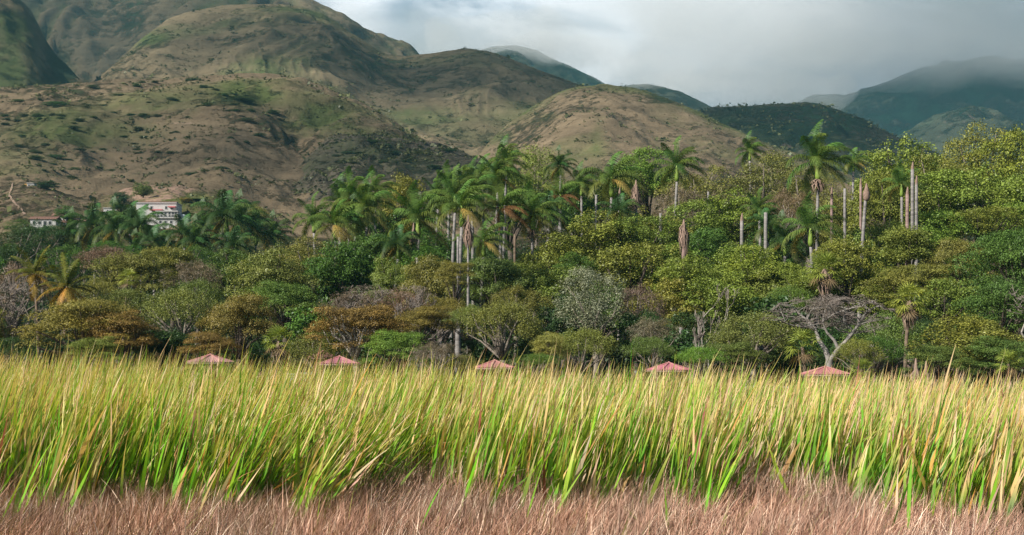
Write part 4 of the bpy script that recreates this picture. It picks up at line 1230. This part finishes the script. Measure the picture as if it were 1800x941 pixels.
shelter(568,618,50,112,'half hidden darker red roof just behind the second shelter',.1)
shelter(870,634,72,99,'red shelter right of the tall palm trunk cluster',.35)
shelter(1176,638,78,98,'red shelter below the purplish bare-topped bush',.1)
shelter(1451,645,86,96,'pinkish red shelter with visible post under the forked grey tree',.52)

# ------------------------------------------------------------------ walls behind the reeds
def wall(x0, x1, py, d, hgt, label):
    a = P(x0, py, d); b = P(x1, py, d); m = MB()
    n = max(2, int((b.x-a.x)/.7)); rng = random.Random(x0)
    root = empty('low_wall', ((a.x+b.x)/2, d, 0), label, 'wall')
    m.box(a.x-root.location.x, b.x-root.location.x, -.15, .15, -.1, a.z-.12); link('wall_face', m.mesh('wall_face'), root, M_WHITE)
    c = MB()
    for k in range(n):
        q0 = a.x+(b.x-a.x)*k/n-root.location.x; q1 = a.x+(b.x-a.x)*(k+1)/n-root.location.x-.02
        c.box(q0, q1, -.2, .2, a.z-.117, a.z+rng.uniform(-.03, .04))
    link('coping', c.mesh('coping'), root, M_WHITE)
wall(497,550,656,94,1,'short white wall above the reeds between the first and second shelters')
wall(1283,1312,674,92,1,'small white wall end showing through reeds below the tan feathery tree')
wall(1325,1392,679,90,1,'longer pale wall showing through reeds left of the fifth shelter')

# ------------------------------------------------------------------ buildings
def facing(p): return math.atan2(p.x, -p.y)*0
def opening(root, x, z, w, h, y, name='window', frame=True):
    m = MB(); m.box(x-w/2, x+w/2, y-.04, y+.02, z, z+h); o = link(name, m.mesh(name), root, M_GLASSD)
    if frame:
        f = MB(); t_ = .12
        f.box(x-w/2-t_, x-w/2, y-.09, y, z-t_, z+h+t_); f.box(x+w/2, x+w/2+t_, y-.09, y, z-t_, z+h+t_)
        f.box(x-w/2, x+w/2, y-.09, y, z+h, z+h+t_); f.box(x-w/2, x+w/2, y-.12, y, z-t_, z)
        link('frame', f.mesh('frame'), o, M_WHITE)
    return o
def part(name, boxes, mat, root):
    m = MB()
    for b in boxes: m.box(*b)
    return link(name, m.mesh(name), root, mat)
def gable(name, x0, x1, y0, y1, z, rise, mat, root, over=.4):
    ym = (y0+y1)/2; x0 -= over; x1 += over; y0 -= over; y1 += over; t_ = .14
    m = MB(); n = max(4, int((x1-x0)/.5))
    m.add([(x0,y0,z),(x1,y0,z),(x1,ym,z+rise),(x0,ym,z+rise),(x0,y1,z),(x1,y1,z),(x0,y0,z-t_),(x1,y0,z-t_),(x1,ym,z+rise-t_),(x0,ym,z+rise-t_),(x0,y1,z-t_),(x1,y1,z-t_)],
          [(0,1,2,3),(3,2,5,4),(7,6,9,8),(8,9,10,11),(0,6,7,1),(4,5,11,10),(0,3,9,6),(3,4,10,9),(1,7,8,2),(2,8,11,5)])
    for k in range(n):
        x = x0+(x1-x0)*(k+.5)/n
        m.tube([(x, y0-.02, z+.02), (x, ym, z+rise+.03)], [.09, .09], 4)
    return link(name, m.mesh(name), root, mat)

dB = 470.
def at(px, py, d=dB): return P(px, py, d)
def bldg(name, px, pybase, d, label, cat):
    p = hit(px, pybase, 340, 900, 1.) or at(px, pybase, d); return empty(name, p, label, cat), p.y/FP
# white hillside hotel
root, k = bldg('hillside_house', 278, 402, 470, 'large white terraced building with red awning on the hillside', 'building')
kx = lambda px: (px-278)*k
kz = lambda py: (402-py)*k
part('upper_wall', [(kx(235), kx(306), 3.2, 11, kz(420), kz(357))], M_WHITE, root)
part('upper_roof', [(kx(234), kx(307), 2.9, 11.3, kz(357), kz(355.4))], M_CONC, root)
gable('tile_roof', kx(240), kx(300), 5, 11, kz(355.2), .8, M_TILE, root)
part('lower_wall', [(kx(276), kx(314), -1.5, 3.18, kz(425), kz(374))], M_WHITE, root)
part('terrace', [(kx(272), kx(316), -2.1, 3.17, kz(385.5), kz(384.3))], M_WHITE, root)
part('awning', [(kx(262), kx(284), .4, 3.16, kz(370.5), kz(368.5))], M_RED, root)
part('roof_slab', [(kx(275), kx(315), -1.9, 3.15, kz(374), kz(372.6))], M_WHITE, root)
part('side_block', [(kx(314.2), kx(324), 0, 5, kz(400), kz(378))], mat_simple('pale_blue_wall', (.42, .50, .56), .8, .1, 1.), root)
part('end_awning', [(kx(293), kx(306), 1.4, 3.15, kz(364.5), kz(362.5))], M_RED, root)
for px in (280, 286, 293, 300, 306, 311): opening(root, kx(px), kz(383.5), .75, 1.5, -1.5, 'window')
for px in (284, 293, 303): opening(root, kx(px), kz(394.5), .8, .8, -1.5, 'window')
for px in (250, 262, 288, 298): opening(root, kx(px), kz(367), .7, .9, 3.2, 'window')
part('terrace_opening', [(kx(264), kx(275.5), 2.9, 3.22, kz(381), kz(371))], M_GLASSD, root)
part('railing', [(kx(272)+i*.5, kx(272)+i*.5+.06, -2.08, -2.02, kz(384.3), kz(380)) for i in range(17)]+[(kx(272), kx(316), -2.09, -2.01, kz(380), kz(379.4))], M_WHITE, root)
# terracotta-roofed house
root, k = bldg('tiled_house', 75, 402, 440, 'low white house with terracotta tiled roof on the left hillside', 'house')
kx = lambda px: (px-75)*k
kz = lambda py: (402-py)*k
part('wall', [(kx(53), kx(98), 0, 5, kz(420), kz(386))], M_WHITE, root)
gable('roof', kx(53), kx(98), 0, 5, kz(386), .9, M_TILE, root)
for px in (60, 70, 88): opening(root, kx(px), kz(396), .9, 1.0, 0, 'window')
opening(root, kx(79), kz(402), .9, 2.1, 0, 'door')
root, k = bldg('tiled_house', 128, 400, 446, 'house with broad faded pink tiled roof right of the terracotta one', 'house')
kx = lambda px: (px-128)*k
kz = lambda py: (400-py)*k
part('wall', [(kx(110), kx(148), 0, 6, kz(420), kz(391))], M_WHITE, root)
gable('roof', kx(110), kx(148), 0, 6, kz(391), 1.5, M_TILE, root)
part('chimney', [(kx(112), kx(115), 1, 1.8, kz(391), kz(380))], M_WHITE, root)
for px in (117, 126, 140): opening(root, kx(px), kz(399), .8, .9, 0, 'window')
root, k = bldg('tiled_house', 101, 386, 462, 'small bright red roofed house behind the two tiled houses', 'house')
kx = lambda px: (px-101)*k
kz = lambda py: (386-py)*k
part('wall', [(kx(93), kx(111), 0, 4, kz(400), kz(379))], M_WHITE, root)
gable('roof', kx(93), kx(111), 0, 4, kz(379), 1.1, M_RED2 if 'M_RED2' in globals() else M_TILE, root)
opening(root, kx(102), kz(385), .8, .8, 0, 'window')
root, k = bldg('small_hut', 194, 376, 480, 'tiny white flat-roofed hut left of the dark round tree', 'hut')
kx = lambda px: (px-194)*k
kz = lambda py: (376-py)*k
part('wall', [(kx(182), kx(206), 0, 4, kz(390), kz(367))], M_WHITE, root)
part('roof', [(kx(181), kx(207), -.3, 4.3, kz(367), kz(366))], M_CONC, root)
opening(root, kx(189), kz(374), .6, .8, 0, 'window'); opening(root, kx(199), kz(376), .8, 1.5, 0, 'door')
h0 = hit(52, 327)
if h0 is not None:
    root = empty('small_hut', h0, 'lone pale hut with an ochre side high on the left hillside', 'hut')
    part('wall', [(-1.0, 1.8, 0, 3, -1.5, .9)], M_CONC, root); part('roof', [(-1.2, 2.0, -.3, 3.3, .9, 1.1)], M_CONC, root)
    part('side_wall', [(-2.2, -1.01, .3, 3, -1.5, .8)], mat_simple('ochre', (.42, .24, .08), .9, .2, 2.), root)
    opening(root, -.2, -1.2, .7, 1.6, 0, 'door'); opening(root, 1.0, -.4, .6, .6, 0, 'window')
h0 = hit(43, 410)
if h0 is not None:
    root = empty('gate_post', h0, 'single white gate post below the terracotta-roofed house', 'post')
    m = MB(); m.box(-.22, .22, -.22, .22, -.4, 1.7); link('shaft', m.mesh('shaft'), root, M_WHITE)
    m = MB(); m.box(-.3, .3, -.3, .3, 1.703, 1.85); link('cap', m.mesh('cap'), root, M_WHITE)

# trees near the houses
T('broad',92,398,60,34,425,'g','green tree half covering the terracotta-roofed house')
T('broad',262,396,44,40,440,'g','green tree at the lower left corner of the white building')
T('broad',212,338,44,34,474,'dg','round dark grey-green tree beside the white hillside building')
T('broad',118,362,36,26,470,'g','dark round tree above the faded pink roof')
T('broad',252,320,34,26,520,'gg','bright green tree on bare soil above the white building')
T('broad',345,350,44,36,500,'g','green tree right of the white building')
T('broad',325,348,26,38,496,'yl','yellowish tree at the right corner of the white building')
T('broad',80,318,44,22,560,'dg','dense dark tree beside the lone hut on the hillside')
T('airy',455,358,60,40,420,'ro','rusty orange tree behind the right end of the dark palm row')
T('broad',18,428,50,36,300,'g','low green tree at the left edge behind the scrub')
T('airy',375,365,50,34,440,'dg','dark tree between the white building and the highest dark palm')
T('airy',60,355,30,14,520,'ol','small olive tree below the hillside track')
T('broad',150,405,70,50,300,'dg','dark tree directly below the faded pink roof')
T('airy',30,385,60,30,400,'g','green tree left of the terracotta-roofed house')
T('thin',100,395,70,40,330,'gb','grey twiggy tree in front of the terracotta-roofed house')

# hillside shrubs
rng = random.Random(8)
spots = [(28,218),(70,212),(95,188),(130,218),(66,206),(136,217),(92,204),(105,210),(165,212),(200,202),(228,204),(252,211),(275,210),(40,240),(80,260),(110,255),(60,283),(95,280),(140,265),(120,285),(240,235),(350,188),(362,187),(370,157),(378,160),(355,157),(395,170),(405,165),(412,172),(420,178),(436,182),(410,185),(400,200),(415,196),(440,198),(470,205),(490,212),(430,215),(340,143),(250,146),(270,148),(240,155),(160,157),(210,170),(300,178),(260,182),(180,168),(30,180),(12,215),(330,207),(440,232),(235,256),(238,268),(300,272),(220,245),(75,300),(50,295),(130,300),(420,300),(390,298),(300,240),(180,240),(150,190)]
for i in range(34): spots.append((rng.uniform(0, 480), rng.uniform(170, 315)))
for i in range(16): spots.append((rng.uniform(560, 860), rng.uniform(250, 300)))
for i, (px, py) in enumerate(spots):
    h = hit(px, py, 420, 1300, 4)
    if h is None: continue
    s = math.exp(rng.gauss(-.85, .38))*h.y/750; wx = rng.uniform(.9, 2.0)
    root = empty('hillside_shrub', (h.x, h.y, h.z-.3), 'small dark green shrub dotted on the brown grassy hillside', 'shrub', 'shrubs dotted over the hillside')
    link('foliage', PROTO[('broad', i % 5)][0], root, None, (0, 0, 0), (s*wx, s*.9, s*.45), rng.uniform(-.3, .3), color=tuple(c*rng.uniform(.8, 1.3) for c in (.06, .10, .035)))

# low scrub and tussocks that nobody could count, scattered over the slopes
r4 = np.random.default_rng(44); cs = []; ns = []; sz = []
for h, num, big in ((HILLS[0], 5000, .8), (HILLS[1], 8000, 1.0), (HILLS[2], 9000, 1.0), (HILLS[3], 5000, 1.2), (HILLS[5], 8000, 1.5), (HILLS[7], 6000, 2.0)):
    U = r4.uniform(max(h.u0, -150), min(h.u1, 1950), num); dc = h.cf(U)[1]
    Yv = h.foot+(dc-h.foot)*r4.random(num)**.8; X = (U-900)/FP*Yv
    keep = r4.random(num) < np.clip(.35+1.3*fbm(X/45, Yv/45, 4, 71), .03, 1)
    X = X[keep]; Yv = Yv[keep]; Z = h.height(X, Yv); m_ = len(X)
    s_ = big*np.exp(r4.normal(-.15, .45, m_))
    for q in range(7):
        o_ = r4.normal(size=(m_, 3))*s_[:, None]*.55; o_[:, 2] = np.abs(o_[:, 2])*.7+.1
        cs.append(np.stack([X, Yv, Z], -1)+o_); nn = r4.normal(size=(m_, 3))*.6+[0, 0, .9]; ns.append(nn/np.linalg.norm(nn, axis=1, keepdims=True)); sz.append(s_*.9)
cs = np.concatenate(cs); ns = np.concatenate(ns); sz = np.concatenate(sz)
V, F = quads(cs, ns, sz, r4, .75)
o = link('hillside_scrub', mesh_np('hillside_scrub', V, F), None, M_LEAF, color=(.105, .118, .052))
tag(o, kind='stuff', label='low scrub and tussocks speckling all the slopes', cat='scrub')

# ------------------------------------------------------------------ undergrowth below the canopy
r2 = np.random.default_rng(77)
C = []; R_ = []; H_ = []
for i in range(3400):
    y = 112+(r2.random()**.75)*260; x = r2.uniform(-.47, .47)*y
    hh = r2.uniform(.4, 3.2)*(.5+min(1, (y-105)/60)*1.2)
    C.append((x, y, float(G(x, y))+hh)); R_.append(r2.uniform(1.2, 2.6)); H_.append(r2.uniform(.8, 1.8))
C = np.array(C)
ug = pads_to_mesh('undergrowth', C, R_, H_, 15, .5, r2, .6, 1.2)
o = link('undergrowth', ug, None, M_LEAF, color=(.035, .058, .02)); tag(o, kind='stuff', label='tangled undergrowth, coloured shade-dark, filling the ground under the wood', cat='undergrowth')  # leaf colour darkened to carry the deep shade below the canopy
# ------------------------------------------------------------------ reeds and dry sedge
def blades(name, X, Y, Z0, Hh, lean, az, curve, wid, yaw, colf, seg, mat, kink=None):
    """strips: base (X,Y), height Hh, lean angle, azimuth of lean, extra curve towards the tip"""
    n = len(X); t = np.linspace(0, 1, seg+1)
    ang = lean[:, None]+curve[:, None]*t[None, :]**1.6
    dl = (Hh/seg)[:, None]
    hx = np.concatenate([np.zeros((n, 1)), np.cumsum(np.sin(ang[:, :-1])*dl, 1)], 1)
    hz = np.concatenate([np.zeros((n, 1)), np.cumsum(np.cos(ang[:, :-1])*dl, 1)], 1)
    cx = X[:, None]+hx*np.cos(az)[:, None]; cy = Y[:, None]+hx*np.sin(az)[:, None]; cz = Z0[:, None]+hz
    w = wid[:, None]*np.clip(np.minimum(1, (1.03-t[None, :])*1.9)*(.7+.3*np.clip(t[None, :]*3, 0, 1)), .05, 1)*.5
    tw = yaw[:, None]+t[None, :]*1.2*np.sign(yaw)[:, None]
    wx = np.cos(tw)*w; wy = np.sin(tw)*w
    V = np.empty((n, seg+1, 2, 3))
    V[:, :, 0, 0] = cx-wx; V[:, :, 0, 1] = cy-wy; V[:, :, 0, 2] = cz
    V[:, :, 1, 0] = cx+wx; V[:, :, 1, 1] = cy+wy; V[:, :, 1, 2] = cz
    C = colf(t)                       # n, seg+1, 3
    C = np.repeat(C[:, :, None, :], 2, 2)
    b = (np.arange(n)*(seg+1)*2)[:, None]+(np.arange(seg)*2)[None, :]
    F = np.stack([b, b+1, b+3, b+2], -1).reshape(-1, 4)
    me = mesh_np(name, V.reshape(-1, 3), F, col=C.reshape(-1, 3))
    o = link(name, me, None, mat)
    return o

r3 = np.random.default_rng(5)
def front(x):
    """where the reed bed begins, towards the camera"""
    u = x; g_ = lambda c, w, a: a*np.exp(-((u-c)/w)**2)
    return 34.8+1.8*fbm(u/2.6, u*0+.5, 3, 91)+1.8*fbm(u/.7, u*0+3.5, 2, 92)+g_(-3, 1.5, 3.6)+g_(6.4, 2.0, 3.4)+g_(10.4, 2.0, -5)+g_(-7, .8, -3)+g_(-4.9, .5, -3)+g_(4.4, .6, -2)+g_(1.0, .7, -1.5)
def reed_field(n, y0, y1, w_lo, w_hi):
    Y = y0+(y1-y0)*r3.random(n); X = r3.uniform(-1, 1, n)*(.42*Y+14)
    keep = Y > front(X)-np.where(r3.random(n) < .10, r3.exponential(1.6, n), 0)
    dens = fbm(X/.55, Y/.55, 2, 33)+.55
    keep &= r3.random(n) < np.clip(dens+.35, .12, 1)
    X = X[keep]; Y = Y[keep]; m = len(X)
    # tufts: pull towards clump centres
    gx = fbm(X/.9, Y/.9, 2, 35); gy_ = fbm(X/.9+9, Y/.9, 2, 36)
    X = X+gx*.35; Y = Y+gy_*.35
    H = r3.normal(2.93, .38, m)+np.clip((Y-40)/40, 0, 1)*.30+.28*fbm(X/3.0, Y/3.0, 2, 37)-.024*X
    edge = np.clip((Y-front(X))/2.2, 0, 1)
    H = H*(.74+.26*edge)
    short = r3.random(m) < .25
    H = np.where(short, H*r3.uniform(.5, .85, m), H)
    tall = r3.random(m) < .10
    H = np.where(tall, H+r3.exponential(.33, m).clip(0, 1.3), H)
    patch = fbm(X/2.4, Y/2.4, 2, 38)
    # a band blown flat left of the middle
    blow = np.exp(-((X+5.2)/2.6)**2)*np.exp(-((Y-36)/7)**2)
    lean = np.clip(r3.normal(.25, .12, m)+patch*.26+blow*.35, -.1, 1.1)
    curve = np.clip(r3.normal(.17, .14, m)+patch*.12, -.15, 1.0)
    snapped = r3.random(m) < .03
    curve = np.where(snapped, r3.uniform(.9, 1.9, m), curve)
    odd = r3.random(m) < .05
    lean = np.where(odd, r3.uniform(-.5, 1.1, m), lean); 
    az = r3.normal(0, .5, m)+fbm(X/1.1, Y/1.1, 2, 48)*.8
    wid = r3.uniform(w_lo, w_hi, m)
    yaw = r3.normal(0, .75, m)
    typ = r3.random(m); hue = fbm(X/1.6, Y/1.6, 2, 39)
    g = np.stack([r3.uniform(.13, .26, m), r3.uniform(.32, .47, m), r3.uniform(.02, .05, m)], -1)*r3.uniform(.75, 1.15, (m, 1))
    yl = np.stack([r3.uniform(.52, .70, m), r3.uniform(.46, .58, m), r3.uniform(.12, .20, m)], -1)
    tn = np.stack([r3.uniform(.70, .88, m), r3.uniform(.50, .66, m), r3.uniform(.30, .44, m)], -1)*r3.uniform(.75, 1.05, (m, 1))
    orr = np.stack([r3.uniform(.45, .62, m), r3.uniform(.26, .36, m), r3.uniform(.08, .16, m)], -1)
    br = np.stack([r3.uniform(.16, .30, m), r3.uniform(.09, .16, m), r3.uniform(.06, .10, m)], -1)
    right = sstep(6, 14, X)
    isdead = typ < .16+.12*np.clip(hue, -1, 1); isor = (typ > .95-.08*right); isbr = (typ > .84) & (typ < .875)
    t0 = np.clip(r3.normal(.67, .17, m)-.1*hue, .2, .95)
    def colf(t):
        tt = t[None, :]
        a = np.clip((tt-t0[:, None])/.24, 0, 1)[:, :, None]; b = np.clip((tt-t0[:, None]-.16)/.20, 0, 1)[:, :, None]
        C = g[:, None, :]*(1-a)+yl[:, None, :]*a
        C = C*(1-b)+tn[:, None, :]*b
        low = np.clip((.16-tt)/.16, 0, 1)[:, :, None]
        C = C*(1-low)+(br*1.3)[:, None, :]*low
        C = np.where(isdead[:, None, None], tn[:, None, :]*(.8+.2*tt[:, :, None]), C)
        C = np.where(isor[:, None, None], orr[:, None, :]*(1-b*.5)+tn[:, None, :]*b*.5, C)
        C = np.where(isbr[:, None, None], np.broadcast_to(br[:, None, :], C.shape), C)
        return C
    return X, Y, np.full(m, -.05), H, lean, az, curve, wid, yaw, colf
for nm, n, y0, y1, wl, wh, sg in (('reeds', 32500, 28, 46, .05, .135, 7), ('reeds', 38000, 46, 86, .07, .15, 5)):
    a = reed_field(n, y0, y1, wl, wh)
    o = blades(nm, *a[:9], a[9], sg, M_REED)
    tag(o, label='tall green reeds with tan wind-bent tips across the whole field' if sg == 7 else 'far belt of the same tall reeds reaching to the trees', cat='reeds', kind='stuff')

def sedge(n, y0, y1, hm, seed, name, pale):
    r = np.random.default_rng(seed)
    Y = y0+(y1-y0)*r.random(n); X = r.uniform(-1, 1, n)*(.42*Y+11)
    H = r.normal(hm, .22, n).clip(.25)*(1+.3*fbm(X/1.3, Y/1.3, 2, 61))
    patch = fbm(X/1.8, Y/1.8, 2, 62)
    lean = np.abs(r.normal(.72, .36, n))+patch*.25
    az = r.normal(.1+patch*.5, .9, n)
    az = np.where(r.random(n) < .18, az+np.pi, az)
    curve = r.normal(.25, .5, n)
    kind_ = r.random(n)
    c1 = np.array((.53, .345, .265)); c2 = np.array((.31, .19, .145)); c3 = np.array((.76, .62, .50)); c4 = np.array((.19, .105, .09))
    q = r.random((n, 1)); c = c1*q+c2*(1-q)
    c = np.where((kind_ < .16)[:, None], c3, c); c = np.where((kind_ > .88)[:, None], c4, c)
    c = c*(1+.30*fbm(X/.7, Y/.7, 3, 63)+.25*fbm(X/3, Y/1.5, 2, 64))[:, None]*pale
    gw = (r.random(n) < .012+.03*(fbm(X/1.2, Y/1.2, 2, 65) > .35)); c = np.where(gw[:, None], np.array((.26, .33, .08)), c)
    def colf(t): return np.repeat(c[:, None, :], len(t), 1)*(0.9+.15*t[None, :, None])
    o = blades(name, X, Y, np.full(n, -.03), H, lean, az, curve, r.uniform(.010, .026, n), r.normal(0, .8, n), colf, 4, M_DRY)
    return o
tag(sedge(240000, 19, 37.5, .88, 201, 'dry_sedge', 1.0), label='pinkish brown dead sedge in front of the green reeds', cat='dry grass', kind='stuff')
tag(sedge(52000, 34.5, 44, 1.35, 202, 'dry_sedge', 1.12), label='dead brown stems tangled among the feet of the reeds', cat='dry grass', kind='stuff')  # colour raised to offset the shade at the reed feet
